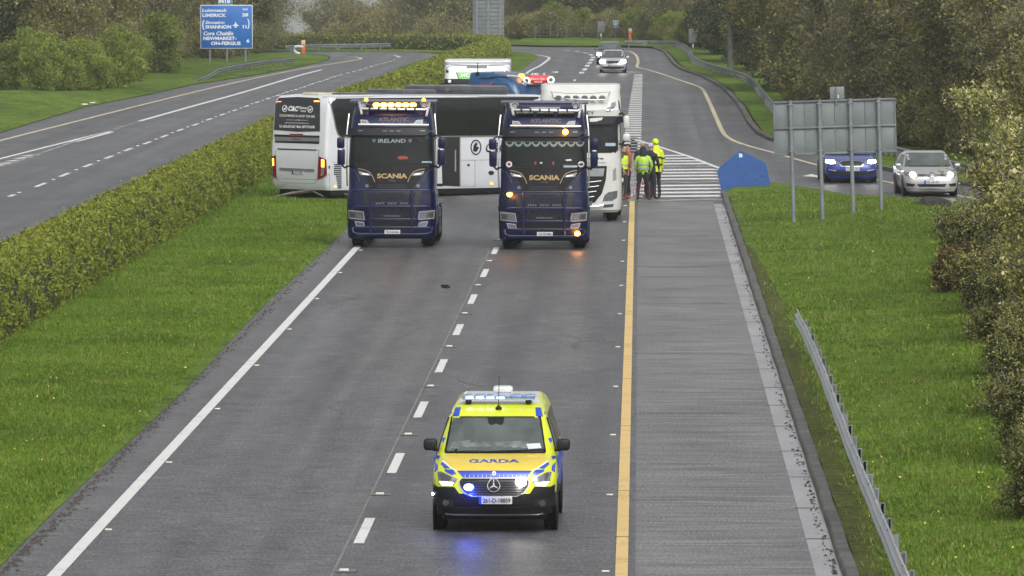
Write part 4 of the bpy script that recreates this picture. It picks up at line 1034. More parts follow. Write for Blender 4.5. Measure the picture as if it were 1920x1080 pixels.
def navy_truck():
    base_d = G(736, 462).y; D0 = base_d-.9*1.0; X0 = (735.5-1199)*base_d/FPX
    t = thing('truck', 'navy blue artic cab with lit amber roof beacons, left of the pair', 'truck', (X0, D0, 0), 0)
    cab = stack('cab', [(.25, 1.18, .12, .95, .25, .15, .05), (.33, 1.225, .02, .95, .32, .15, .07), (.60, 1.235, .0, 1.0, .32, .15, .07), (.66, 1.235, .0, 2.2, .32, .15, .07), (1.0, 1.24, -.02, 2.2, .32, .15, .07), (1.45, 1.235, .0, 2.25, .30, .15, .07), (1.62, 1.19, .04, 2.3, .28, .15, .07), (2.28, 1.18, .10, 2.3, .26, .15, .07),
                        (3.06, 1.15, .22, 2.3, .24, .15, .07), (3.32, 1.135, .27, 2.3, .26, .15, .07), (3.58, 1.11, .42, 2.3, .30, .15, .06), (3.80, 1.07, .66, 2.3, .34, .15, .05), (3.92, 1.02, .95, 2.3, .34, .15, .03), (3.98, .95, 1.3, 2.25, .3, .15)], NAVY, t, smooth=28)
    s = Skin([cab], base_d-.8); V = Crop(640, 180, 782/210, s); mi = True
    # windscreen, visor, front panel
    decal('windscreen_surround', [(78, 279), (640, 279), (650, 488), (64, 488)], V, BLACK, t, .008)
    decal('windscreen', [(95, 290), (625, 290), (634, 474), (82, 474)], V, GLASS, t, .014)
    decal('sun_visor', [(76, 226), (645, 226), (644, 278), (84, 278)], V, mat('visor_dark', (.008, .008, .014), .35, coat=.1, spec=.3), t, .09, back=.02)
    decal('cab_front_panel', [(68, 486), (650, 486), (612, 512), (560, 560), (500, 640), (560, 652), (160, 652), (215, 640), (160, 560), (105, 512)], V, mat('gloss_black', (.006, .006, .008), .25, coat=.1, spec=.25), t, .012)
    stroke('gold_line', [(118, 508), (160, 515), (195, 530), (218, 560), (234, 600)], 4.5, V, GOLD, t, .018, mirror=True)
    stroke('gold_line', [(64, 505), (95, 525), (115, 555), (130, 595)], 3.5, V, GOLDD, t, .012, mirror=True)
    decal('front_lamp', [(117, 522), (168, 534), (196, 540), (206, 557), (132, 552)], V, LAMPG, t, .022, mirror=True)
    decal('front_lamp_strip', [(140, 537), (186, 543), (196, 553), (150, 548)], V, mat('lamp_white', (.75, .78, .8), .3, emis=(.8, .85, .9), estr=.25), t, .026, mirror=True)
    text_on('lettering', 'SCANIA', (250, 541, 460, 576), V, GOLD, t, .024, .04)
    text_on('small_badge', 'V730', (330, 586, 382, 597), V, GOLDD, t, .022, .03)
    for y in (618, 628, 637): decal('grille_slot', rect(250, y, 450, y+4), V, DARKG, t, .016)
    for x in (178, 536): decal('round_badge', disc(x, 627, 12, 12), V, mat('badge_grey', (.18, .18, .19), .3, .6), t, .02)
    decal('upper_lettering', [(0, 0), (0.1, 0), (.1, .1)], lambda u, v: V(355, 160), NAVY, t, .0) if False else None
    text_on('roof_lettering', 'ATLANTIC', (256, 152, 472, 180), V, GOLDD, t, .012, .05)
    text_on('roof_lettering', 'PLANT HIRE', (275, 186, 446, 207), V, GOLDD, t, .012, .03)
    decal('roof_marker_lamp', [(134, 166), (180, 170), (200, 198), (136, 196)], V, mat('lamp_frame', (.30, .30, .32), .35), t, .02, mirror=True)
    decal('roof_marker_lens', [(142, 174), (174, 176), (184, 192), (143, 190)], V, mat('lens_olive', (.13, .13, .10), .2, coat=.8), t, .026, mirror=True)
    decal('marker_lens', rect(120, 243, 155, 249), V, mat('badge_grey', (0, 0, 0)), t, .10, mirror=True)
    for x in (305, 352, 400): decal('visor_lens', rect(x-14, 245, x+14, 250), V, mat('badge_grey', (0, 0, 0)), t, .10)
    # light tubes
    TUBE = mat('polished_tube', (.75, .74, .72), .18, .6, var=.03)
    tube_on('roof_light_tube', [(127, 45), (132, 80), (142, 103), (162, 118), (355, 121), (572, 124), (592, 110), (602, 85), (616, 50)], .035, V, TUBE, t, .16, n=10)
    tube_on('visor_light_tube', [(124, 213), (355, 215), (598, 217)], .030, V, TUBE, t, .12)
    for k in range(6):
        q, nn = V(202+k*62, 119); MB().box(basis(t).inverted() @ (q+nn*.16), (.05, .09, .09), bev=.01).put('tube_clip', BLACK, t)
    for x in (157, 577):
        q, nn = V(x, 62); p = basis(t).inverted() @ (q+Vector((0, -.10, 0)))
        h_ = MB().lathe([(-.05, .10), (.03, .125), (.05, .12), (.05, .08), (.0, .06), (.0, .0)][::-1], p, 'Y', 18).put('roof_horn', CHROME, t)
        h_.data.transform(Matrix.Identity(4))
    # bull bar
    zz = lambda cy: CAM_H-(180+cy/3.724+111)*D0/FPX; xx = lambda cx: (640+cx/3.724-1199)*D0/FPX-X0
    bb = MB(); NB = mat('navy_tube', (.004, .009, .06), .3, 0, coat=.2); yb_ = -.16
    for cy, x0, x1 in ((655, 70, 640), (768, 75, 635), (858, 170, 545), (915, 75, 640)):
        b = MB().tube([(xx(x0), yb_+.14, zz(cy+18)), (xx(x0+14), yb_+.04, zz(cy+3)), (xx(x0+40), yb_, zz(cy)), (xx(355), yb_-.02, zz(cy)), (xx(x1-40), yb_, zz(cy)), (xx(x1-14), yb_+.04, zz(cy+3)), (xx(x1), yb_+.14, zz(cy+18))], .026, 8)
        b.put('bull_bar_rail', NB, t, 50)
    for cx in (208, 492): MB().tube([(xx(cx), yb_, zz(648)), (xx(cx), yb_-.03, zz(800)), (xx(cx), yb_, zz(960))], .034, 8).put('bull_bar_upright', NB, t, 50)
    b = MB().tube([(xx(75), yb_+.05, zz(915)), (xx(82), yb_+.02, zz(950)), (xx(120), yb_-.01, zz(962)), (xx(590), yb_-.01, zz(962)), (xx(630), yb_+.02, zz(950)), (xx(638), yb_+.05, zz(915))], .026, 8); b.put('bull_bar_rail', NB, t, 50)
    # grille field
    decal('grille', [(150, 662), (560, 662), (556, 700), (540, 760), (520, 800), (520, 905), (190, 905), (190, 800), (170, 760), (154, 700)], V, DARKG, t, .008)
    gm = MB()
    for k in range(-3, 17):
        for sgn in (-1, 1):
            x0 = 170+k*25
            a_ = (xx(x0), zz(668)); b_ = (xx(x0+sgn*100), zz(840))
            for (u0, u1) in ((0, 1),):
                p0 = (max(xx(165), min(xx(548), a_[0])), a_[1]); 
                if abs(b_[0]) < .72 and abs(a_[0]) < .74: gm.tube([(a_[0], -.06, a_[1]), (b_[0], -.06, b_[1])], .009, 4)
    gm.put('grille_mesh', mat('mesh_navy', (.02, .025, .07), .4), t, kind='stuff')
    for x0, x1 in ((236, 300), (322, 388), (406, 470)):
        for k in range(4):
            w_ = (x1-x0)/4; MB().box((xx(x0+w_*(k+.5)), -.12, zz(748)), (w_*.6/3.724*D0/FPX, .01, .055)).put('metal_letter', mat('badge_grey', (0, 0, 0)), t)
    for k in range(8): MB().box((xx(300+k*15), -.12, zz(836)), (.035, .01, .045)).put('metal_letter', mat('badge_grey', (0, 0, 0)), t)
    # lamps
    hp = [(56, 803), (150, 812), (157, 858), (60, 848)]
    decal('headlamp_frame', [(50, 795), (156, 806), (164, 866), (54, 856)], V, mat('lamp_frame', (0, 0, 0)), t, .012, mirror=True)
    decal('headlamp', hp, V, LAMPG, t, .02, mirror=True)
    decal('headlamp_reflector', [(66, 815), (100, 817), (104, 845), (68, 842)], V, mat('lamp_dark', (0, 0, 0)), t, .024, mirror=True)
    decal('fog_lamp_frame', [(92, 872), (158, 880), (164, 914), (104, 908)], V, mat('lamp_frame', (0, 0, 0)), t, .012, mirror=True)
    decal('fog_lamp', [(102, 879), (152, 886), (156, 906), (110, 902)], V, LAMPG, t, .02, mirror=True)
    decal('lower_intake', [(190, 870), (520, 870), (515, 935), (195, 935)], V, mat('deep_black', (0, 0, 0)), t, .012)
    fp = Plane((X0, D0+yb_-.05, 0), (1, 0, 0), (0, 0, 1))
    pl = MB().box((xx(357), yb_-.045, zz(947)), (.43, .015, .11)).put('number_plate', PLATE, t)
    text_on('plate_text', '222-CE-4566', (xx(357)-.18, -zz(947)-.035, xx(357)+.18, -zz(947)+.035), fp, INK, pl, .008, .02)
    # wipers and mirrors
    decal('wiper', [(165, 468), (350, 470), (350, 476), (165, 474)], V, BLACK, t, .035); decal('wiper', [(400, 470), (620, 466), (620, 472), (400, 476)], V, BLACK, t, .035)
    for sx in (-1, 1):
        b = MB().box((sx*1.40, .10, 2.91), (.21, .20, .30), bev=.05).put('door_mirror', NAVY, t)
        MB().box((sx*1.39, .10, 2.52), (.21, .20, .46), bev=.05).put('door_mirror', NAVY, t)
        MB().tube([(sx*1.13, .35, 3.08), (sx*1.28, .15, 3.12), (sx*1.38, .12, 3.06)], .025, 6).tube([(sx*1.14, .35, 2.28), (sx*1.30, .15, 2.22), (sx*1.37, .12, 2.30)], .028, 6).put('mirror_arm', BLACK, t)
        MB().box((sx*1.40, -.01, 2.735), (.10, .04, .03)).put('mirror_marker', WINK, b)
        # side glass, grab rail and step
        V_ = [(sx*1.20, .55, 2.3), (sx*1.20, 1.5, 2.3), (sx*1.165, 1.5, 3.0), (sx*1.17, .62, 3.0)]
        MB().add(V_+[(v[0]-sx*.05, v[1], v[2]) for v in V_], [(0, 1, 2, 3), (7, 6, 5, 4), (0, 4, 5, 1), (1, 5, 6, 2), (2, 6, 7, 3), (3, 7, 4, 0)]).put('side_window', GLASS, t, smooth=None)
        MB().tube([(sx*1.24, .42, 1.7), (sx*1.25, .40, 2.2), (sx*1.24, .42, 3.2), (sx*1.19, .6, 3.7)], .022, 6).put('chrome_rail', CHROME, t)
        MB().box((sx*1.24, 1.42, 1.12), (.06, 1.15, .14), bev=.03).put('wheel_arch', mat('navy_tube', (0, 0, 0)), t)
        MB().box((sx*1.13, 2.55, 2.45), (.05, .7, 3.0), bev=.02).put('side_deflector', NAVY, t)
        MB().box((sx*1.22, 3.2, .62), (.06, 2.1, .7), bev=.025).put('side_skirt', NAVY, t)
        for k in range(4): MB().box((sx*1.255, 2.4+k*.5, .78), (.015, .16, .05)).put('side_marker', mat('badge_grey', (0, 0, 0)), t)
    MB().box((0, 1.95, 4.02), (2.44, 1.1, .075), bev=.03).put('roof_deflector', mat('navy_top', (.05, .05, .10), .35, coat=.6), t)
    MB().box((0, .8, .62), (2.1, .9, .35), bev=.04).put('underbody', BLACK, t)
    tractor_running_gear(t)
    return t, V, s, D0, X0, xx, zz
truck_a, VA, SA, DA, XA, xxA, zzA = navy_truck()
bp = G(1019.5, 466)
truck_b = copy_tree(truck_a)
truck_b['label'] = 'navy blue artic cab with three small amber lights, in front of white truck'
for o in (truck_a, truck_b): o['group'] = 'navy blue artic cabs side by side'
truck_b.location = ((1020.0-1199)*bp.y/FPX, bp.y-.9, 0)
# lit beacons of truck a
iv = basis(truck_a).inverted()
hb = None
q, nn = VA(360, 84); p = iv @ (q+Vector((0, -.22, .05)))
hb = MB().box((0, p.y+.05, p.z), (1.36, .16, .05), bev=.015).put('beacon_bar', BLACK, truck_a)
for cx in (238, 290, 340, 392, 443, 495):
    x = xxA(cx); MB().box((x, p.y-.02, p.z+.045), (.185, .13, .105), bev=.04).put('beacon', mat('lit_beacon', (.9, .3, .02), .4, emis=(1, .40, .06), estr=11), hb)
    MB().box((x, p.y-.088, p.z+.045), (.10, .012, .045), bev=.004).put('beacon_core', AMBH, hb)
for cx in (157, 577):
    x = xxA(cx+8*(1 if cx < 300 else -1)); MB().lathe([(0, .06), (.07, .055), (.09, .03), (.095, 0)], (x, p.y+.1, p.z+.14), 'Z', 12).put('beacon', AMBS, truck_a)
tubeV = lambda cy: cy
text_on('windscreen_lettering', 'IRELAND', (256, 300, 448, 327), VA, mat('pale_lettering', (.22, .25, .25), .5), truck_a, .02, .02, slant=.1)
for cx in (228, 480): decal('shield_sticker', [(cx-12, 302), (cx+12, 300), (cx+9, 318), (cx, 328), (cx-9, 318)], VA, mat('dim_shield', (.09, .10, .11), .5), truck_a, .02)
decal('dash_toy', [(388, 432), (405, 420), (440, 418), (468, 428), (462, 440), (410, 444)], VA, mat('dull_red', (.22, .035, .02), .6), truck_a, .02)
decal('paper_strip', rect(562, 457, 628, 472), VA, mat('pale_blue_paper', (.30, .40, .44), .5), truck_a, .02)
decal('fallen_wiper_motor', [(515, 290), (560, 292), (575, 315), (560, 325), (530, 308)], VA, BLACK, truck_a, .03)
# extras of truck b (its own roof lamps, pelmet, lights); VB looks through truck b
def truck_b_skin():
    cb = [o for o in truck_b.children if o.name.startswith('cab') and len(o.data.vertices) > 100 and 'front' not in o.name][0]
    return Crop(920, 180, 782/210, Skin([cb], bp.y-.8))
VB = truck_b_skin(); D_B = bp.y-.9; X_B = truck_b.location.x
for x0, x1 in ((178, 300), (318, 440), (462, 584)):
    decal('roof_led_lamp', rect(x0, 122, x1, 144), VB, BLACK, truck_b, .10, back=.05)
    decal('roof_led_lens', rect(x0+5, 126, x1-5, 140), VB, mat('led_olive', (.17, .17, .12), .25, var=.7, scale=14, coat=.6), truck_b, .12)
decal('roof_sign_lamp', [(272, 88), (486, 88), (478, 103), (280, 103)], VB, mat('pale_lamp', (.28, .28, .33), .3, coat=.5), truck_b, .05)
for cx, cy, e in ((522, 250, 1), (133, 683, 1), (606, 960, 1)):
    q, nn = VB(cx, cy); off = {250: .17, 683: .20, 960: .24}[cy]; p = basis(truck_b).inverted() @ (q+Vector((0, -off, 0)))
    b = MB().lathe([(-.05, .0), (-.04, .06), (0, .085), (.02, .085)], p, 'Y', 14).put('amber_light', AMB, truck_b)
    MB().lathe([(-.058, .0), (-.05, .03), (-.035, .045)], p, 'Y', 12).put('amber_core', AMBH, b)
    l = bpy.data.lights.new('amber_glow', 'POINT'); l.energy = 6; l.color = (1, .32, .04); l.shadow_soft_size = .05
    lo = bpy.data.objects.new('amber_glow', l); link(lo); lo.parent = truck_b; lo.location = p+Vector((0, -.15, 0))
# pelmet: scalloped fringe
PEL = mat('pale_pelmet', (.16, .22, .215), .7, var=.15)
for k in range(9):
    x0 = 103+k*61
    if x0 > 600: break
    decal('pelmet_scallop', [(x0, 320), (x0+62, 320), (x0+60, 330), (x0+50, 348), (x0+31, 357), (x0+12, 348), (x0+2, 330)], VB, PEL, truck_b, .02)
    decal('pelmet_gap', [(x0+12, 322), (x0+50, 322), (x0+44, 334), (x0+31, 340), (x0+18, 334)], VB, GLASS, truck_b, .024)
for cx in (130, 630):
    decal('round_sticker', disc(cx, 477, 21, 14), VB, PLATE, truck_b, .022); decal('sticker_crest', disc(cx, 477, 12, 10), VB, mat('dull_red', (0, 0, 0)), truck_b, .026)
for cx in (312, 437): decal('red_pennant', [(cx-8, 458), (cx+8, 458), (cx+5, 482), (cx-5, 482)], VB, mat('dull_red', (0, 0, 0)), truck_b, .02)
decal('paper_strip', rect(508, 478, 604, 498), VB, mat('pale_blue_paper', (0, 0, 0)), truck_b, .02)
decal('dash_card', rect(344, 462, 360, 472), VB, PLATE, truck_b, .02)
decal('dash_phone', [(520, 445), (560, 440), (566, 452), (530, 454)], VB, PLATE, truck_b, .02)

# ---- white truck ----------------------------------------------------------
CREAM = mat('cream_paint', (.56, .56, .53), .3, coat=.5, var=.05, scale=2)
def white_truck():
    bd = G(1090, 413.5).y; D0 = bd-.9; X0 = (1088.5-1199)*bd/FPX
    t = thing('truck', 'cream white artic cab with six round roof lamps, right of the navy truck', 'truck', (X0, D0, 0), 0)
    cab = stack('cab', [(.28, 1.15, .14, .95, .3, .15, .05), (.36, 1.22, .03, .95, .38, .15, .08), (.60, 1.24, .0, 1.0, .38, .15, .08), (.66, 1.24, .0, 2.2, .38, .15, .08), (1.05, 1.25, .0, 2.2, .38, .15, .08), (1.7, 1.24, .02, 2.2, .34, .15, .08), (2.3, 1.22, .06, 2.3, .30, .15, .08), (3.2, 1.20, .16, 2.3, .28, .15, .08),
                        (3.38, 1.22, .14, 2.3, .36, .15, .08), (3.45, 1.235, .22, 2.3, .45, .15, .08), (3.75, 1.22, .42, 2.3, .5, .15, .06), (3.93, 1.20, .62, 2.3, .45, .15, .05), (4.03, 1.22, .78, 2.3, .35, .15, .02), (4.13, 1.20, .90, 2.3, .3, .15), (4.16, 1.1, 1.15, 2.25, .3, .15)], CREAM, t, smooth=28)
    s = Skin([cab], bd-.8); V = Crop(1000, 140, 964/250, s)
    M2 = lambda x: 682.6-x
    decal('windscreen_surround', [(74, 362), (608, 358), (612, 545), (592, 566), (90, 566), (70, 545)], V, BLACK, t, .01)
    decal('windscreen', [(84, 368), (598, 364), (602, 540), (586, 556), (96, 556), (80, 540)], V, GLASS, t, .016)
    decal('sun_visor', [(62, 345), (68, 302), (620, 302), (624, 340), (598, 362), (84, 364)], V, mat('visor_dark', (.012, .012, .022)), t, .12, back=.03)
    decal('visor_chrome', [(405, 320), (440, 316), (500, 312), (492, 330), (450, 342), (408, 344)], V, CREAM, t, .135)
    b = decal('grille', [(150, 660), (532, 660), (524, 760), (495, 860), (442, 925), (240, 925), (187, 860), (158, 760)], V, BLACK, t, .015)
    decal('grille_badge', [(168, 678), (514, 678), (505, 735), (177, 735)], V, mat('badge_silver', (.32, .33, .34), .3, .5), t, .03)
    for y in (775, 812, 850, 888):
        x1 = 490-(y-775)*.45; tube_on('grille_slat', [(M2(x1), y-8), (M2(x1-60), y), (341, y+6), (x1-60, y), (x1, y-8)], .016, V, CHROME, t, .03)
    decal('headlamp', [(500, 915), (514, 872), (542, 850), (607, 838), (602, 890), (570, 912)], V, LAMPG, t, .015, mirror=True)
    decal('fog_lamp', [(508, 940), (582, 934), (574, 955), (506, 960)], V, mat('lamp_dark', (0, 0, 0)), t, .015, mirror=True)
    decal('door_recess', [(575, 690), (597, 668), (600, 760), (575, 770)], V, mat('recess_grey', (.25, .25, .25), .6), t, .006, mirror=True)
    decal('roof_headlamp', [(528, 268), (545, 205), (592, 196), (594, 225), (570, 258)], V, CHROME, t, .02, mirror=True)
    decal('roof_headlamp_lens', disc(570, 225, 17, 12, 20), V, LAMPG, t, .04, mirror=True)
    decal('roof_seam', [(120, 122), (240, 134), (430, 134), (560, 122), (560, 126), (430, 138), (240, 138), (120, 126)], V, mat('recess_grey', (0, 0, 0)), t, .006)
    decal('side_vent', [(612, 180), (622, 200), (628, 260), (618, 250)], V, BLACK, t, .008, mirror=True)
    text_on('lettering', 'MEANEY', (241, 264, 443, 288), V, INK, t, .01, .01)
    text_on('lettering', 'meaney.ie', (250, 598, 508, 618), V, INK, t, .01, .03)
    text_on('lettering', 'Meaney Haulage', (300, 628, 524, 644), V, mat('grey_ink', (.2, .2, .2), .5), t, .01, .01, slant=.3)
    decal('permit', rect(520, 494, 592, 516), V, mat('pale_blue_paper', (0, 0, 0)), t, .022)
    decal('mirror_pod', [(512, 378), (548, 388), (575, 405), (560, 416), (520, 402)], V, BLACK, t, .03)
    fr = tube_on('roof_lamp_frame', [(136, 150), (150, 188), (240, 196), (341, 200), (440, 203), (530, 200), (548, 155)], .022, V, CHROME, t, .16)
    for x in (182, 245, 308, 372, 434, 498):
        q, nn = V(x, 170); p = basis(t).inverted() @ (q+Vector((0, -.16, 0)))
        l_ = MB().lathe([(-.05, 0), (-.05, .085), (-.02, .105), (.05, .07), (.06, 0)], p, 'Y', 16).put('roof_lamp', CHROME, t)
        l_.scale = (1.1, 1, .85); l_.location = (-p.x*.1, 0, p.z*.15)
        MB().lathe([(-.056, 0), (-.056, .07)], p, 'Y', 14).put('lamp_lens', mat('lens_olive', (0, 0, 0)), l_)
    for sx in (-1, 1):
        MB().box((sx*1.40, .02, 3.02), (.20, .2, .42), bev=.08).put('door_mirror', CREAM, t)
        MB().box((sx*1.40, .02, 2.56), (.23, .2, .24), bev=.07).put('door_mirror', CREAM, t)
        MB().tube([(sx*1.18, .3, 3.25), (sx*1.26, .1, 3.30), (sx*1.36, .06, 3.2)], .03, 6).tube([(sx*1.19, .3, 2.35), (sx*1.27, .1, 2.35), (sx*1.37, .06, 2.48)], .03, 6).put('mirror_arm', BLACK, t)
        V_ = [(sx*1.235, .55, 2.35), (sx*1.235, 1.5, 2.35), (sx*1.215, 1.5, 3.1), (sx*1.22, .62, 3.1)]
        MB().add(V_+[(v[0]-sx*.05, v[1], v[2]) for v in V_], [(0, 1, 2, 3), (7, 6, 5, 4), (0, 4, 5, 1), (1, 5, 6, 2), (2, 6, 7, 3), (3, 7, 4, 0)]).put('side_window', GLASS, t, smooth=None)
        MB().box((sx*1.2, 3.0, .75), (.08, 1.5, .8), bev=.03).put('side_skirt', CREAM, t)
    MB().tube([(-.7, -.02, .50), (-.4, -.05, .46), (.4, -.05, .46), (.7, -.02, .50)], .03, 8).put('lower_tube', CHROME, t)
    MB().box((0, .85, .6), (2.1, .9, .35), bev=.04).put('underbody', BLACK, t)
    tractor_running_gear(t, (1.42, 4.4, 5.7), col=CREAM, w2=.96)
    return t
white_truck()

# ---- white and green truck far behind --------------------------------------
def green_truck():
    d = 241.5; X0 = (895-1199)*d/FPX; t = thing('truck', 'white truck cab with a green name panel, farthest truck behind the coach', 'truck', (X0, d, 0), 0)
    cab = stack('cab', [(.45, 1.15, .1, 2.2, .3), (.6, 1.24, 0, 2.2, .3), (2.3, 1.24, .05, 2.3, .25), (3.1, 1.24, .12, 2.3, .22), (3.2, 1.24, .10, 2.3, .22), (3.7, 1.24, .30, 2.3, .22), (3.88, 1.245, .42, 2.3, .2), (3.94, 1.25, .40, 2.3, .15), (4.0, 1.24, .46, 2.3, .15), (4.04, 1.2, .62, 2.3, .15)], WHITEP, t, smooth=28)
    s = Skin([cab], d); V = Crop(820, 100, 8, s)
    GREEN = mat('leaf_green_panel', (.10, .42, .05), .4, coat=.4); GREYL = mat('grey_lens', (.15, .15, .18), .3)
    decal('name_panel', [(280, 285), (905, 285), (872, 412), (328, 412)], V, GREEN, t, .01)
    decal('panel_edge', [(280, 285), (290, 285), (336, 412), (322, 412)], V, INK, t, .014)
    text_on('lettering', 'MC', (355, 306, 486, 356), V, WINK, t, .018, .03); text_on('lettering', 'COLGAN', (514, 303, 826, 338), V, INK, t, .018, .03)
    text_on('lettering', 'TRANSPORT', (524, 348, 822, 362), V, WINK, t, .018, .0)
    decal('roof_light_strip', rect(440, 185, 745, 222), V, GREYL, t, .02)
    for x in (153, 1032): decal('round_lamp', disc(x, 272, 26, 12), V, CHROME, t, .02); decal('round_lens', disc(x, 272, 18, 12), V, INK, t, .03)
    stroke('roof_seam', [(100, 165), (600, 180), (1100, 165)], 9, V, GREYL, t, .006)
    stroke('roof_groove', [(125, 250), (160, 205), (210, 185), (440, 182)], 8, V, GREYL, t, .006, mirror=True)
    decal('sun_visor', [(128, 392), (1075, 400), (1072, 485), (130, 500)], V, mat('visor_dark', (.012, .012, .022)), t, .08, back=.03)
    decal('visor_lamp', rect(170, 412, 206, 434), V, WINK, t, .1)
    decal('windscreen', [(150, 505), (1055, 505), (1060, 800), (140, 800)], V, GLASS, t, .015)
    for sx in (-1, 1):
        MB().box((sx*1.4, .0, 2.8), (.2, .2, .55), bev=.06).put('door_mirror', BLACK, t)
        MB().tube([(sx*1.2, .3, 3.12), (sx*1.42, .05, 3.12)], .03, 6).put('mirror_arm', BLACK, t)
    MB().box((0, -.01, 1.5), (1.6, .1, 1.1), bev=.04).put('grille', BLACK, t)
    MB().box((-.9, -.03, .95), (.4, .1, .22), bev=.03).put('headlamp', LAMPG, t); MB().box((.9, -.03, .95), (.4, .1, .22), bev=.03).put('headlamp', LAMPG, t)
    tractor_running_gear(t, col=WHITEP)
green_truck()

# ---- blue truck turned across the road --------------------------------------
def blue_truck():
    d = 225.; TB = mat('teal_blue_paint', (.008, .06, .15), .3, .1, coat=.4)
    X0 = (985-1199)*d/FPX; th = R(60)
    # local -y is the way it faces; turned so that it faces right of the camera
    t = thing('truck', 'blue truck cab turned across the road with a red light box on its roof', 'truck', (X0+.6, d+.2, 0), th)
    cab = stack('cab', [(.5, 1.2, 0, 2.3, .3), (2.2, 1.22, .05, 2.3, .28), (3.1, 1.22, .2, 2.3, .28), (3.5, 1.2, .42, 2.32, .35), (3.72, 1.15, .8, 2.34, .4), (3.86, 1.05, 1.25, 2.36, .4), (3.90, .9, 1.6, 2.36, .3)], TB, t, smooth=28)
    s = Skin([cab], d); V = Crop(820, 100, 8, s)
    RD = mat('red_light_box', (.50, .012, .02), .35, emis=(.9, .04, .05), estr=.08); LRED = mat('red_emblem', (.42, .04, .07), .5)
    decal('side_emblem', [(645, 438), (690, 465), (770, 470), (845, 412), (835, 440), (790, 485), (780, 520), (690, 520), (668, 470)], V, LRED, t, .02)
    stroke('roof_rail', [(640, 376), (760, 372), (900, 358), (1050, 362)], 7, V, BLACK, t, .03)
    stroke('side_crease', [(600, 450), (760, 445), (1000, 440), (1150, 460), (1240, 500)], 4, V, mat('pale_blue_crease', (.08, .20, .36), .4), t, .01)
    tube_on('light_tube', [(1035, 372), (1120, 378), (1210, 395), (1250, 425), (1290, 460), (1340, 480), (1460, 474), (1560, 470)], .04, V, mat('polished_tube', (0, 0, 0)), t, .1)
    # red name box over the windscreen, turned towards the camera
    iv = basis(t).inverted(); dd = d+.3
    W = lambda px, py, q=dd: Vector(((px-1199)*q/FPX, q, CAM_H-(py+111)*q/FPX))
    c = (W(820+1515/8, 100+385/8)); k = dd/FPX/8
    bx = MB().box((0, 0, 0), (330*k, .32, 125*k), bev=.05).put('light_box', RD, t); bx.matrix_basis = iv @ Matrix.Translation(c) @ Matrix.Rotation(R(8), 4, 'Z')
    pl = Plane(c+Vector((0, -.175, 0)), (1, .14, 0), (0, 0, 1))
    text_on('lettering', 'KIERAN KELLY', (-.62*k*230, -25*k, .62*k*230, 12*k), pl, mat('pale_pink_lettering', (.75, .45, .45), .5, emis=(.8, .5, .5), estr=.3), t, .02, .02)
    text_on('lettering', 'HAULAGE', (-60*k, 22*k, 60*k, 50*k), pl, mat('pale_pink_lettering', (0, 0, 0)), t, .02, .02)
    for cx, cy in ((1340, 405), (1705, 392)):
        q = iv @ (W(820+cx/8, 100+cy/8)+Vector((0, -.25, 0)))
        r_ = MB().lathe([(0, .09), (.05, .14), (.09, .14), (.12, .09), (.05, .06)], (0, 0, 0), 'Y', 16).put('round_lamp', BLACK, t); r_.matrix_basis = Matrix.Translation(q) @ iv.to_3x3().to_4x4()
        MB().lathe([(-.02, .075), (-.02, .12), (0, .13)], (0, 0, 0), 'Y', 16).put('lamp_ring', mat('lit_ring', (1, .95, .85), .4, emis=(1, .9, .75), estr=1.4), r_)
    q = iv @ W(820+1262/8, 100+355/8); be = MB().lathe([(-.14, .13), (.06, .13), (.12, .08), (.13, 0)], q, 'Z', 14).put('beacon', AMBS, t)
    q = iv @ W(820+1255/8, 100+350/8, dd-.12); MB().lathe([(-.05, 0), (-.04, .05), (.04, .05), (.05, 0)], q, 'Z', 10).put('beacon_core', AMB, t)
    for cx in (1425, 1465, 1500, 1600): q = iv @ W(820+cx/8, 100+312/8); MB().box(q, (.08, .08, .09), bev=.02).put('marker_lamp', PLATE, t)
    for cx, cy in ((605, 330), (830, 335)):
        q = iv @ W(820+cx/8, 100+cy/8); MB().lathe([(-.18, .03), (-.05, .07), (.08, .08), (.14, .02)], q, 'Z', 10).tube([q, q+Vector((0, 0, .45 if cx < 700 else .1))], .015, 5).put('air_horn', BLACK, t)
    tractor_running_gear(t, col=TB)
    for sx in (-1, 1): MB().box((sx*1.4, .0, 2.6), (.2, .2, .55), bev=.06).put('door_mirror', TB, t)
blue_truck()

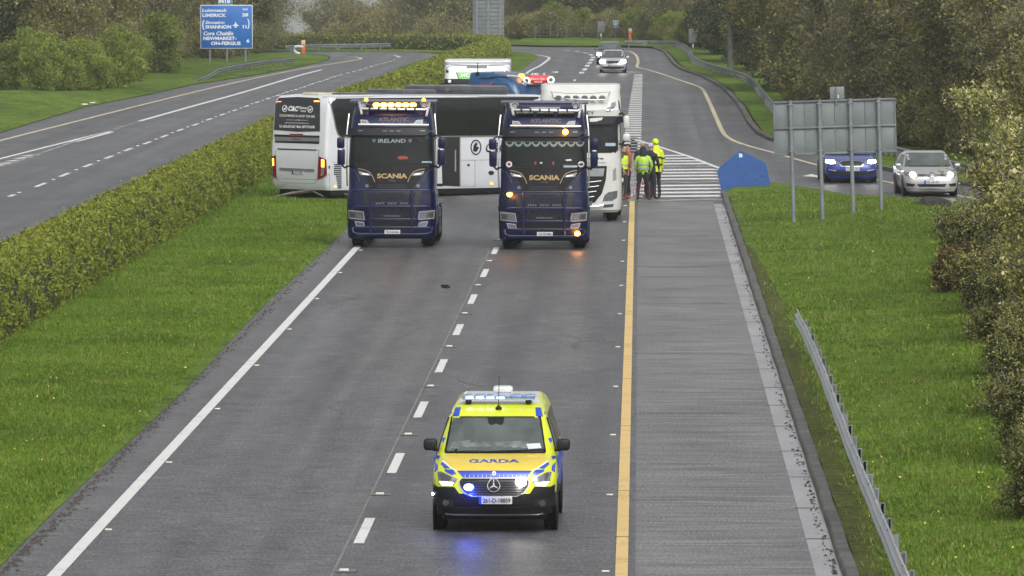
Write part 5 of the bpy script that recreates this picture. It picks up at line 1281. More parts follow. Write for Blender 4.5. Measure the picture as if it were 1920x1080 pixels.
# ---- the coach ---------------------------------------------------------------
COACHW = mat('coach_white', (.60, .615, .64), .3, coat=.5, var=.05, scale=1.2)
def coach():
    th = -R(41); L = 12.0; W = 1.275
    # local: rear face at y=0, nose at y=L; local +x is the side turned to the camera
    rc = Vector(((612-1199)*209.6/FPX, 209.6, 0)); ax = Vector((math.cos(th), math.sin(th), 0))
    t = thing('coach', 'white and black coach slewed across the carriageway with its tail on the grass', 'coach', rc-ax*W, 0)
    t.rotation_euler = (R(-1.0), 0, th)
    body = stack('body', [(.36, 1.22, .10, L-.1, .15, .3), (.55, 1.265, .0, L, .12, .3), (1.6, 1.275, -.04, L+.05, .12, .35), (2.4, 1.27, .0, L, .14, .4), (3.05, 1.262, .06, L-.25, .13, .5), (3.30, 1.25, .12, L-.5, .14, .5), (3.42, 1.20, .22, L-.8, .18, .5), (3.48, .9, .6, L-1.1, .25, .5)], [COACHW], t, smooth=35)
    s = Skin([body], 210.5); V = Crop(500, 170, 926/180, s)
    BG = mat('black_rear_glass', (.010, .011, .016), .12, coat=.5, var=.2)
    # rear
    rg = decal('rear_window', [(98, 72), (300, 62), (500, 72), (517, 90), (514, 392), (300, 396), (72, 378), (88, 120)], V, BG, t, .012, step=22)[0]
    decal('high_tail_lamp', rect(104, 95, 148, 115), V, REDL, t, .02); decal('lit_strip', rect(106, 104, 146, 110), V, AMBS, t, .025)
    decal('high_tail_lamp', rect(460, 95, 515, 122), V, REDL, t, .025); decal('lit_strip', rect(463, 99, 513, 108), V, AMB, t, .03)
    T = lambda s_, b, sl=0, bo=.02: text_on('lettering', s_, b, V, WINK, t, .022, bo, slant=sl)
    T('C&C', [(208, 148), (304, 152), (302, 200), (206, 196)], .25, .05)
    T('Canavan', [(312, 150), (396, 156), (394, 180), (312, 174)], .25); T('Travel', [(325, 184), (382, 188), (380, 208), (325, 204)], .25)
    T('COACH MINIBUS & LUXURY CAR HIRE', [(128, 226), (468, 238), (468, 262), (128, 250)], 0, .01)
    T('canavantravel@gmail.com', [(192, 276), (398, 280), (398, 292), (192, 288)], 0, 0)
    T('www.canavantravelcoaches.com', [(178, 302), (410, 307), (410, 320), (178, 315)], 0, 0)
    T('Tel. 062-6531602', [(122, 330), (280, 334), (280, 360), (122, 355)], .15, .02); T('Mob: 087-9741698', [(292, 334), (464, 338), (464, 365), (292, 360)], .15, .02)
    for cx, cy in ((178, 173), (424, 181)):
        P = [V(x, y)[0]+V(x, y)[1]*.02 for x, y in disc(cx, cy, 22, 18, 29)]; b = MB().tube(P+[P[0]], .012, 4, False); finish('emblem_ring', b.v, b.f, WINK, t)
        decal('emblem', [(cx-10, cy+12), (cx-12, cy-2), (cx-2, cy+2), (cx+6, cy-16), (cx+10, cy-2), (cx+4, cy+12)], V, WINK, t, .022)
    decal('rear_band', [(75, 421), (511, 434), (507, 513), (84, 500)], V, BLACK, t, .012)
    decal('rear_trim', [(78, 444), (509, 456), (506, 490), (84, 485)], V, mat('rear_grey', (.20, .20, .20), .4, .3), t, .02)
    text_on('maker_badge', 'VDL', [(250, 460), (330, 462), (330, 480), (250, 478)], V, INK, t, .026, .01)
    decal('brake_lamp', rect(226, 415, 352, 440), V, REDL, t, .03)
    stroke('boot_seam', [(100, 556), (505, 572)], 4, V, mat('recess_grey', (0, 0, 0)), t, .008)
    stroke('boot_slot', [(108, 562), (480, 573)], 11, V, BLACK, t, .012)
    stroke('boot_seam', [(90, 570), (98, 845), (490, 858), (505, 575)], 4, V, mat('recess_grey', (0, 0, 0)), t, .009)
    decal('plate_light_bar', [(130, 742), (462, 757), (462, 777), (130, 764)], V, mat('rear_grey', (0, 0, 0)), t, .03)
    p = decal('number_plate', [(246, 768), (358, 772), (358, 806), (246, 802)], V, PLATE, t, .02)[0]
    decal('country_band', [(246, 768), (262, 769), (262, 803), (246, 802)], V, PLBLUE, p, .024)
    text_on('plate_text', '10 D 4321', [(268, 775), (352, 778), (352, 800), (268, 797)], V, INK, p, .024)
    for P in ([(60, 632), (88, 622), (98, 845), (64, 825)], [(505, 632), (575, 662), (582, 808), (575, 822), (492, 858)]): decal('tail_lamp', P, V, REDL, t, .02, step=18)
    decal('lit_indicator', [(61, 655), (72, 652), (74, 722), (63, 722)], V, AMB, t, .03)
    decal('lit_indicator', [(532, 662), (558, 668), (558, 738), (532, 736)], V, AMB, t, .03)
    decal('clear_lens', [(532, 740), (560, 742), (552, 812), (525, 825)], V, mat('clear_grey', (.22, .20, .16), .3), t, .026)
    stroke('bumper_seam', [(44, 825), (100, 852), (140, 885), (460, 892), (490, 862), (580, 830), (605, 798)], 3.5, V, mat('recess_grey', (0, 0, 0)), t, .01)
    stroke('bumper_seam', [(103, 855), (104, 950)], 3, V, mat('recess_grey', (0, 0, 0)), t, .01)
    stroke('bumper_seam', [(605, 798), (607, 972)], 3, V, mat('recess_grey', (0, 0, 0)), t, .01)
    decal('reflector', disc(602, 738, 7, 8, 17), V, REDL, t, .015)
    # side: upper glass
    V3 = Crop(820, 90, 2.7, s)
    decal('side_glass', [(595, 78), (1040, 72), (1500, 68), (2620, 62), (2620, 428), (1700, 436), (1200, 442), (830, 446), (712, 440), (690, 420), (672, 380), (640, 220), (622, 140)], V, GLASSB, t, .015, step=90)
    stroke('glass_trim', [(600, 100), (622, 160), (642, 240), (668, 370), (688, 425), (720, 448), (830, 454), (1200, 448), (2620, 436)], 8, V, mat('rear_grey', (0, 0, 0)), t, .02)
    stroke('roof_edge', [(540, 58), (1040, 52), (1600, 50), (2300, 52), (2640, 56)], 12, V, COACHW, t, .03)
    for x in (860, 1240, 1620, 1960, 2240): stroke('pillar', [(x, 100), (x+6, 438)], 5, V, mat('gloss_black', (0, 0, 0)), t, .02)
    # engine vents
    stroke('hatch_seam', [(628, 690), (800, 688), (800, 975), (608, 975)], 3, V, mat('recess_grey', (0, 0, 0)), t, .008)
    for k in range(13):
        y = 708+k*18.6; x0 = 648+(k*3.2 if k > 5 else 0); decal('vent_slat', rect(x0, y, 720, y+10), V, BLACK, t, .012)
    decal('side_marker', disc(660, 925, 11, 8), V, AMBS, t, .015)
    # doors and lower panels
    decal('door_recess', [(18, 448), (113, 448), (113, 728), (26, 728)], V3, mat('door_dark', (.015, .014, .014), .4, coat=.3), t, .012)
    decal('door_handle', rect(86, 515, 92, 625), V3, STEEL, t, .03)
    for x in (118, 190): stroke('panel_seam', [(x, 445 if x < 150 else 568), (x, 720)], 2, V3, mat('recess_grey', (0, 0, 0)), t, .008)
    stroke('panel_seam', [(118, 568), (430, 564)], 2, V3, mat('recess_grey', (0, 0, 0)), t, .008)
    P = [V3(x, y)[0]+V3(x, y)[1]*.015 for x, y in disc(194, 502, 25, 20, 36)]; b = MB().tube(P+[P[0]], .02, 4, False); finish('emblem_ring', b.v, b.f, INK, t)
    decal('emblem', [(180, 518), (184, 492), (196, 478), (204, 486), (196, 496), (210, 504), (200, 522), (190, 526)], V3, INK, t, .012)
    text_on('side_lettering', 'C&C', [(238, 478), (340, 476), (340, 526), (238, 528)], V3, INK, t, .014, .01, slant=.3)
    decal('filler_cap', disc(272, 632, 14, 12, 11), V3, INK, t, .014); decal('filler_cap', disc(157, 593, 6, 8, 7), V3, INK, t, .014)
    decal('side_marker', disc(274, 686, 7, 8), V3, AMBS, t, .02)
    # underside, wheels
    MB().box((0, L/2, .33), (2.36, L-.6, .34), bev=.05).put('underbody', BLACK, t)
    MB().box((0, .75, .22), (2.0, .8, .2), bev=.03).put('towing_frame', BLACK, t)
    for y in (2.9, 4.2, L-2.7):
        for sx in (-1, 1): wheel(t, sx*1.06, y, .5, .3, sx); 
    # roof
    MB().box((0, .95, 3.50), (.75, .9, .08), bev=.03).put('roof_hatch', mat('hatch_cream', (.5, .46, .36), .5), t)
    POD = mat('pod_dark', (.055, .058, .07), .3, coat=.5, var=.3)
    MB().box((0, 7.6, 3.62), (2.0, 3.2, .34), bev=.15).put('air_conditioning_pod', POD, t)
    MB().box((0, 4.9, 3.55), (1.7, 1.7, .20), bev=.09).put('roof_fairing', POD, t)
    MB().box((0, 2.3, 3.50), (1.5, 2.3, .06), bev=.02).put('roof_fairing', POD, t)
    # windscreen and nose for the far end
    MB().box((0, L-.02, 2.2), (2.2, .1, 1.5), bev=.04).put('windscreen', GLASS, t)
    MB().box((0, L+.03, 1.0), (2.2, .08, .5), bev=.03).put('front_grille', BLACK, t)
    return t
coach()

# ---- cars -----------------------------------------------------------------------
def car(label, px, py, paint, wid=1.82, hgt=1.46, ln=4.6, style='saloon', rz=0., plate_s='221-CE-1020', hood=1.0, lamps=HEADL, group=None, lit=True):
    b = G(px, py); t = thing('car', label, 'car', (b.x, b.y-.65, 0), R(rz), group); h = wid/2; L = ln; k = hgt/1.46
    yb = L-.05; rear = L-.9 if style == 'hatch' else L-.5
    sec = [(.18, h*.88, .12, L-.1, .3, .2), (.30, h*.97, .02, L-.02, .35, .25, .06), (.50, h, 0, L, .4, .25, .08), (.66, h, .03, L, .42, .25, .09), (.74*k+.0, h*.99, .10, L, .45, .25, .08), (.82*k, h*.98, .35, L-.02, .5, .25, .06), (.90*k, h*.965, .8, L-.05, .45, .25, .05), (.945*k, h*.95, 1.05, L-.07, .35, .25, .04),
           (.97*k, h*.94, 1.10, L-.08, .3, .25, .04), (1.15*k, h*.87, 1.42, L-.25, .28, .25, .04), (1.32*k, h*.79, 1.75, L-.45, .25, .25, .04), (1.41*k, h*.74, 2.02, rear-.2, .25, .2, .03), (1.455*k, h*.68, 2.35, rear-.5, .25, .2), (1.465*k, h*.55, 2.6, rear-.7, .2, .2)]
    body = stack('body', sec, paint, t, smooth=28)
    fr = Plane(basis(t) @ Vector((0, -3, 0)), basis(t).to_3x3() @ Vector((1, 0, 0)), (0, 0, 1)); m = basis(t); sk = Skin([body], b.y)
    bvh = sk.b; dirv = (m.to_3x3() @ Vector((0, 1, 0))).normalized()
    def F(x, z):      # local front view x, z(height) -> surface, looking level along the car
        o_ = m @ Vector((x, -3, z)); r_ = bvh.ray_cast(o_, dirv)
        if r_[0] is None: r_ = bvh.find_nearest(m @ Vector((x, .3, z)))
        n_ = r_[1] if r_[1].dot(dirv) < 0 else -r_[1]; return r_[0], n_
    def FF(x, nz): return F(x, -nz)
    D = lambda nm, P, mm, off=.01, mir=False, **kw: decal(nm, [(x, -z) for x, z in P], FF, mm, t, off, mirror=mir, **kw)
    D('windscreen', [(-h*.86, .985*k), (h*.86, .985*k), (h*.74, 1.37*k), (h*.6, 1.395*k), (-h*.6, 1.395*k), (-h*.74, 1.37*k)], GLASSL, .008)
    D('windscreen_base', [(-h*.88, .965*k), (h*.88, .965*k), (h*.86, .992*k), (-h*.86, .992*k)], BLACK, .012)
    return t, D, FF, h, k, L
def car_common(t, D, FF, h, k, L, lamps, wr=.32, pl='221-CE-1020', sidew=True):
    for sx in (-1, 1):
        for y in (.88, L-.95): wheel(t, sx*(h-.12), y, wr, .21, sx); MB().lathe([(-.008, 0), (-.008, wr+.05), (.008, wr+.05), (.008, 0)], (sx*(h-.005), y, wr+.02), n=20).put('wheel_arch', BLACK, t)
        m_ = MB().box((sx*(h+.09), 1.45, 1.0*k), (.19, .12, .12), bev=.04)
        m_.put('door_mirror', t.children[0].data.materials[0], t)
        V_ = [(sx*h*.945, 1.5, .98*k), (sx*h*.95, L-1.0, .98*k), (sx*h*.80, L-1.25, 1.33*k), (sx*h*.80, 2.05, 1.33*k)]
        MB().add(V_+[(v[0]-sx*.05, v[1], v[2]) for v in V_], [(0, 1, 2, 3), (7, 6, 5, 4), (0, 4, 5, 1), (1, 5, 6, 2), (2, 6, 7, 3), (3, 7, 4, 0)]).put('side_window', GLASS, t, smooth=None)
        MB().box((sx*h*.80, L-.02, .78), (.3, .04, .16), bev=.02).put('tail_lamp', REDL, t)
    MB().box((0, L/2, .22), (h*1.7, L-.7, .16), bev=.03).put('underbody', BLACK, t)
    if pl:
        p = D('number_plate', [(-.26, .44), (.26, .44), (.26, .55), (-.26, .55)], PLATE, .03)[0]
        decal('country_band', [(-.26, -.44), (-.20, -.44), (-.20, -.55), (-.26, -.55)], FF, PLBLUE, p, .034)
        text_on('plate_text', pl, (-.18, -.53, .24, -.46), FF, INK, p, .036, .02)
# blue saloon
BLUEP = mat('royal_blue_paint', (.008, .028, .22), .22, .3, coat=1, var=.05)
SILVP = mat('silver_paint', (.44, .44, .43), .28, .5, coat=.8, var=.04)
WHTC = mat('pale_silver_paint', (.50, .51, .54), .28, .3, coat=.8, var=.04)
DKC = mat('dark_grey_paint', (.035, .042, .055), .25, .3, coat=1, var=.04)
def beam(t, xs, z, y, col, e):
    for x in xs:
        l = bpy.data.lights.new('headlamp_beam', 'SPOT'); l.energy = e; l.color = col; l.spot_size = R(50); l.spot_blend = .6; l.shadow_soft_size = .06
        lo = bpy.data.objects.new('headlamp_beam', l); link(lo); lo.parent = t; lo.location = (x, y, z); lo.rotation_euler = (R(80), 0, R(180)); 
def lamps3(D, P, core, mm, off=.02):
    for o in D('headlamp', P, LAMPG, off, True): pass
    D('headlamp_glow', core, mm, off+.012, True)
t, D, FF, h, k, L = car('royal blue saloon car with lit headlamps behind the sign posts', 1596, 342.5, BLUEP, 1.83, 1.46, 4.69, rz=2.5)
car_common(t, D, FF, h, k, L, HEADL, pl='231-CE-1020')
lamps3(D, [(.40, .70), (.48, .77), (.86, .80), (.87, .72), (.70, .66), (.5, .66)], [(.56, .69), (.60, .77), (.85, .785), (.85, .71), (.72, .675)], HEADL)
D('grille_surround', [(-.46, .69), (-.38, .76), (-.2, .785), (0, .80), (.2, .785), (.38, .76), (.46, .69), (.36, .585), (-.36, .585)], CHROME, .015)
D('grille', [(-.41, .685), (-.35, .735), (0, .765), (.35, .735), (.41, .685), (.33, .61), (-.33, .61)], BLACK, .03)
D('lower_intake', [(-.78, .42), (-.70, .44), (-.3, .40), (.3, .40), (.70, .44), (.78, .42), (.74, .30), (-.74, .30)], BLACK, .012)
D('fog_trim', [(.55, .42), (.80, .47), (.80, .49), (.55, .45)], mat('satin_silver', (0, 0, 0)), .025, True)
D('badge', [(-.035, .82), (.035, .82), (.03, .87), (-.03, .87)], CHROME, .012)
# silver hatchback
t, D, FF, h, k, L = car('silver hatchback with warm headlamps and round badge, half behind the blossoming bush', 1746, 368, SILVP, 1.80, 1.47, 4.26, 'hatch', rz=3.5)
car_common(t, D, FF, h, k, L, HEADW, pl='152-CE-1021')
D('headlamp', [(.42, .69), (.50, .77), (.86, .82), (.88, .72), (.72, .64), (.5, .64)], LAMPG, .02, True)
D('headlamp_glow', [(.62+.10*math.cos(i*.7), .715+.075*math.sin(i*.7)) for i in range(9)], HEADW, .034, True)
D('grille', [(-.44, .68), (-.44, .745), (.44, .745), (.44, .68)], BLACK, .02)
stg = D('grille_chrome', [(-.44, .705), (-.44, .715), (.44, .715), (.44, .705)], CHROME, .028)
P = [FF(.075*math.cos(i*.45), -.715-.075*math.sin(i*.45))[0]+FF(0, -.715)[1]*.04 for i in range(15)]; b = MB().tube(P, .010, 5, False); finish('badge_ring', b.v, b.f, CHROME, t)
D('badge_face', [(.062*math.cos(i*.5), .715+.062*math.sin(i*.5)) for i in range(12)], mat('badge_grey', (0, 0, 0)), .032)
for P in ([(-.045, .76), (-.03, .76), (0, .70), (-.008, .69)], [(.045, .76), (.03, .76), (0, .70), (.008, .69)], [(-.055, .72), (-.04, .72), (-.02, .665), (-.03, .66)], [(.055, .72), (.04, .72), (.02, .665), (.03, .66)]): D('badge_letter', P, CHROME, .045)
D('lower_intake', [(-.48, .41), (-.42, .34), (.42, .34), (.48, .41), (.48, .43), (-.48, .43)], BLACK, .012)
D('fog_recess', [(.56, .43), (.82, .46), (.82, .36), (.60, .34)], BLACK, .012, True)
D('bumper_chrome', [(-.78, .275), (.78, .275), (.78, .29), (-.78, .29)], CHROME, .015)
# two far cars
t, D, FF, h, k, L = car('pale silver car with glaring headlamps, front one of the two oncoming cars at the bend', 1149, 136.5, WHTC, 1.70, 1.46, 4.3, rz=-.5)
car_common(t, D, FF, h, k, L, HEADL, pl='192-CE-1105')
lamps3(D, [(.40, .70), (.48, .77), (.80, .80), (.81, .70), (.5, .64)], [(.48, .65), (.50, .80), (.80, .80), (.81, .66)], HEADL)
D('grille_surround', [(-.44, .69), (-.36, .77), (.36, .77), (.44, .69), (.34, .58), (-.34, .58)], CHROME, .015)
D('grille', [(-.39, .685), (-.33, .745), (.33, .745), (.39, .685), (.31, .60), (-.31, .60)], BLACK, .03)
D('lower_intake', [(-.74, .42), (.74, .42), (.66, .28), (-.66, .28)], BLACK, .012)
D('badge', [(-.03, .82), (.03, .82), (.03, .86), (-.03, .86)], CHROME, .012)
t, D, FF, h, k, L = car('dark grey car following close behind the pale silver car at the bend', 1142, 121.5, DKC, 1.72, 1.56, 4.3, rz=-.5)
car_common(t, D, FF, h, k, L, HEADL, pl='181-CE-2210')
lamps3(D, [(.40, .70), (.48, .77), (.80, .82), (.81, .70), (.5, .64)], [(.54, .66), (.56, .80), (.80, .81), (.81, .68)], HEADL)
D('grille', [(-.35, .62), (-.35, .74), (.35, .74), (.35, .62)], BLACK, .03); D('lower_intake', [(-.7, .42), (.7, .42), (.6, .28), (-.6, .28)], BLACK, .012)
# ------------------------------------------------------------------ road furniture
SIGNBK = mat('sign_back_grey', (.17, .19, .19), .55, .1, var=.14, scale=1.5, bump=.05)
SIGNBLUE = mat('sign_blue', (.006, .115, .42), .45, var=.06)
SIGNRIM = mat('sign_white', (.55, .58, .60), .45, var=.04)
def sign_backs():
    D = 190.; X = lambda px: (px-1199)*D/FPX
    t = thing('road_sign', 'large grey back of a road sign on four posts on the grass', 'road sign', (X(1571), D, .25), R(2))
    x0, x1 = X(1457)-X(1571), X(1684)-X(1571); zb, zt = 1.97, 3.56
    n = 4; wd = (x1-x0)/n
    for i in range(n):
        for j in range(2):
            z0 = zb+(zt-zb)*.5*j; MB().box((x0+wd*(i+.5), 0, z0+(zt-zb)*.25), (wd-.012, .02, (zt-zb)*.5-.012), bev=.004).put('panel', SIGNBK, t)
    for z in (zb+.02, (zb+zt)/2, zt-.02): MB().box(((x0+x1)/2, -.035, z), (x1-x0+.02, .05, .06), bev=.008).put('rail', STEELD, t)
    for x in (x0, x1): MB().box((x, -.02, (zb+zt)/2), (.04, .05, zt-zb)).put('edge_strip', STEELD, t)
    for px in (1488, 1542, 1600, 1653):
        l = X(px)-X(1571); MB().tube([(l, -.11, -.7), (l, -.11, zt+.03)], .060, 14).put('post', POSTM, t)
        for z in (zb+.1, (zb+zt)/2, zt-.1): MB().box((l, -.09, z), (.17, .16, .05), bev=.01).put('clamp', STEELD, t)
    xm = X(1576.5)-X(1571)
    MB().box((xm, 0, zt+.20), (.43, .03, .37), bev=.01).put('top_panel', SIGNBK, t); MB().box((xm-.03, -.04, zt+.12), (.05, .03, .5)).put('top_bracket', STEELD, t)
    MB().box((xm+.03, -.065, zt+.10), (.04, .01, .10)).put('sticker', SIGNRIM, t)
    t.rotation_euler = (0, R(-1.8), R(2))
sign_backs()
def blue_board():
    d = G(1400, 357).y; W = lambda px, py: Vector(((px-1199)*d/FPX, 0, CAM_H-(py+111)*d/FPX))
    P = [(1345, 322), (1349, 314), (1385, 283), (1391, 283), (1433, 303), (1438, 311), (1445, 347), (1354, 362)]
    c = W(1396, 355)
    t = thing('blue_board', 'plain blue six-sided board leaning on the grass nose by the hatching', 'board', (c.x, d, .0), R(2))
    V = [W(*p)-Vector((c.x, 0, 0)) for p in P]; n = len(V)
    A = [(v.x, .10*v.z, v.z) for v in V]; B = [(v.x, .10*v.z+.05, v.z) for v in V]
    MB().add(A+B, [tuple(range(n))[::-1], tuple(range(n, 2*n))]+[(i, (i+1) % n, n+(i+1) % n, n+i) for i in range(n)]).put('sheet', mat('board_blue', (.003, .058, .23), .38, var=.08, scale=3, rvar=.1), t, smooth=None)
    f = Plane((c.x, d, 0), (1, 0, 0), (0, .1, 1))
    for i in range(14):
        u_ = random.uniform(-.65, .65); v_ = -random.uniform(.15, .95); r_ = random.uniform(.012, .05)
        decal('mud_fleck', [(u_+r_*math.cos(k)*random.uniform(.6, 1.3), v_+r_*.6*math.sin(k)) for k in range(6)], f, mat('dry_mud', (.05, .06, .10), .8), t, .012)
    v = W(1388, 291)
    pl = decal('paper_scrap', [(v.x-c.x-.05, -v.z-.07), (v.x-c.x+.07, -v.z-.06), (v.x-c.x+.08, -v.z+.05), (v.x-c.x-.03, -v.z+.07)], f, SIGNRIM, t, .012)
    v = W(1407, 289); decal('mud_fleck', [(v.x-c.x-.04, -v.z-.02), (v.x-c.x+.04, -v.z-.01), (v.x-c.x+.02, -v.z+.03)], f, BARK, t, .012)
    MB().box((0, .35, .25), (.08, .5, .06)).box((.4, .35, .25), (.08, .5, .06)).put('prop', STEELD, t)
blue_board()
def direction_sign():
    d = G(425, 118.5).y; k = d/FPX; X = lambda px: (px-1199)*k
    Z = lambda py: CAM_H-(py+111)*k
    c = X(425); t = thing('direction_sign', 'blue motorway distance sign for Limerick, Shannon and Newmarket on three posts', 'road sign', (c, d, 0), R(3))
    for a, b in ((393, 118), (425, 119), (460, 118)): MB().tube([(X(a)-c, .1, -.3), (X(a)-c, .1, Z(10))], .065, 10).put('post', POSTM, t)
    x0, x1, z0, z1 = X(375.5)-c, X(473.5)-c, Z(91), Z(9)
    MB().box(((x0+x1)/2, 0, (z0+z1)/2), (x1-x0, .05, z1-z0), bev=.02).put('panel', SIGNRIM, t)
    MB().box(((x0+x1)/2, -.02, (z0+z1)/2), (x1-x0-.10, .04, z1-z0-.10), bev=.015).put('blue_face', SIGNBLUE, t)
    xa, xb, za, zb = X(409)-c, X(435.5)-c, Z(8.5), Z(-5)
    MB().box(((xa+xb)/2, 0, (za+zb)/2), (xb-xa, .05, zb-za), bev=.02).put('route_panel', SIGNRIM, t)
    MB().box(((xa+xb)/2, -.02, (za+zb)/2+.01), (xb-xa-.09, .04, zb-za-.07), bev=.015).put('blue_face', SIGNBLUE, t)
    f = Plane(basis(t) @ Vector((0, -.042, 0)), basis(t).to_3x3() @ Vector((1, 0, 0)), (0, 0, 1))
    S = lambda u, v: ((X(340+u/6.75)-c), -Z(v/6.75))
    LW = mat('sign_lettering', (.66, .70, .74), .5, var=.02)
    def T(s_, x0_, y0_, x1_, y1_, sl=0, bo=.02): text_on('lettering', s_, [S(x0_, y0_), S(x1_, y0_), S(x1_, y1_), S(x0_, y1_)], f, LW, t, .006, bo, slant=sl)
    T('M18', 478, -6, 618, 42, 0, .04)
    T('Luimneach', 262, 108, 566, 150, .2, .03); T('LIMERICK', 266, 170, 566, 214, 0, .04); T('km', 776, 98, 838, 130, .1, .03); T('28', 768, 164, 846, 208, 0, .04)
    T('Sionainn', 300, 262, 542, 302, .2, .03); T('SHANNON', 302, 316, 628, 362, 0, .04); T('11', 776, 314, 822, 358, 0, .05)
    T('Cora Chaitlín', 272, 396, 650, 446, .2, .03); T('NEWMARKET-', 276, 462, 696, 506, 0, .04); T('ON-FERGUS', 374, 524, 748, 570, 0, .04); T('6', 822, 492, 860, 538, 0, .04)
    T('(', 262, 250, 292, 378, 0, .05); T(')', 834, 236, 862, 366, 0, .05)
    pl = [(685, 270), (694, 290), (696, 305), (724, 318), (724, 330), (696, 326), (694, 340), (706, 350), (664, 350), (678, 340), (675, 326), (648, 330), (648, 318), (675, 305), (677, 290)]
    decal('aeroplane_symbol', [S(*p) for p in pl], f, LW, t, .006, back=.004)
direction_sign()
def small_sign(px, ytop, ybot, ybase, wpx, label, back=True, tag=True):
    d = G(px, ybase).y; k = d/FPX; X = (px-1199)*k; Z = lambda py: CAM_H-(py+111)*k
    t = thing('road_sign', label, 'road sign', (X, d, 0)); z0, z1 = Z(ybot), Z(ytop); w_ = wpx*k
    MB().tube([(0, .06, -.3), (0, .06, z1-.05)], .04, 8).put('post', POSTM, t)
    p = MB().box((0, 0, (z0+z1)/2), (w_, .03, z1-z0), bev=.008).put('panel', SIGNBK if back else SIGNRIM, t)
    if back:
        for z in (z0+.1, (z0+z1)/2, z1-.1): MB().box((0, -.03, z), (w_, .03, .03)).put('rail', STEELD, t)
        MB().box((0, -.05, (z0+z1)/2), (.06, .05, z1-z0+.05)).put('channel', STEELD, t)
    else:
        MB().box((0, -.02, (z0+z1)/2), (w_*.84, .012, (z1-z0)*.84)).put('blue_face', mat('pale_blue_face', (.12, .22, .32), .5), t)
        MB().lathe([(-.035, 0), (-.035, w_*.2)], (0, 0, (z0+z1)/2), 'Y', 12).put('symbol', SIGNRIM, t)
    if tag: MB().box((0, -.04, z0-.24), (.10, .02, .26)).put('number_tag', WINK, t)
    return t
small_sign(1127, 39.6, 60, 76, 13, 'small grey sign back on a post, leftmost of the row on the bend')
small_sign(1154.5, 38.5, 51, 73, 11, 'small square pale blue sign on a thin post on the bend', back=False, tag=False)
small_sign(1258.5, 39, 61.5, 80, 13, 'grey sign back standing behind the start of the long barrier')
small_sign(1299, 54, 79.5, 95, 16, 'lowest grey sign back behind the curve of the barrier')
def gantry_back():
    d = 535.; k = d/FPX; X = lambda px: (px-1199)*k; Z = lambda py: CAM_H-(py+111)*k; c = X(916)
    t = thing('direction_sign', 'tall grey slatted back of a direction sign on three posts above the far hedge', 'road sign', (c, d, 0), R(-4))
    for px in (894, 915.5, 938): MB().box((X(px)-c, -.08, Z(78)/2+2.0), (.16, .16, 5.2+Z(78))).put('post', POSTM, t)
    z0 = Z(68)+.0; x0, x1 = X(886.5)-c, X(945.5)-c; z = z0; i = 0
    while z < z0+4.6:
        MB().box(((x0+x1)/2, 0, z+.155), (x1-x0, .05, .30), bev=.01).put('slat', SIGNBK, t); MB().box(((x0+x1)/2, -.04, z), (x1-x0, .05, .05)).put('rail', STEELD, t); z += .335
gantry_back()
def sos(px, ybase, hpx, label):
    d = G(px, ybase).y; k = d/FPX; h = hpx*k; t = thing('emergency_phone', label, 'emergency phone', ((px-1199)*k, d, 0))
    OR = mat('orange_plastic', (.62, .11, .02), .5, var=.1); BG_ = mat('beige_plastic', (.60, .42, .24), .5)
    MB().box((0, 0, h*.30), (.26, .22, h*.6), bev=.03).put('pillar', OR, t); MB().box((0, 0, h*.79), (.30, .25, h*.38), bev=.03).put('head', BG_, t)
    MB().box((0, -.13, h*.84), (.2, .02, .12), bev=.01).put('face_panel', mat('face_pale', (.6, .55, .45), .5), t); MB().box((0, -.13, h*.66), (.2, .02, .14), bev=.01).put('speaker_panel', OR, t)
sos(568.5, 103.5, 29, 'orange emergency phone post on the left verge by the bend'); sos(1181.5, 78, 25, 'orange emergency phone post at the end of the long barrier')
# concrete pole and fence on the far bend
t = thing('utility_pole', 'tall grey concrete pole in front of the dark trees', 'pole', ((1369-1199)*415/FPX, 415, 0))
MB().tube([(0, 0, -.5), (0, 0, 9)], [.20, .12], 14).put('shaft', mat('pole_concrete', (.13, .125, .12), .85, var=.2), t)
MB().tube([(-.8, 0, 8.4), (.8, 0, 8.4)], .05, 6).put('crossarm', STEELD, t)
t = thing('fence', 'thin post and wire fence behind the grass on the bend', 'fence', (-4, 553, 0))
for k in range(16): MB().box((-5+k*1.35, 0, .55), (.09, .09, 1.3)).put('post', mat('fence_wood', (.09, .08, .07), .9), t)
for z in (.35, .65, .95): MB().tube([(-5, 0, z), (15.2, 0, z)], .012, 4).put('wire', STEELD, t)

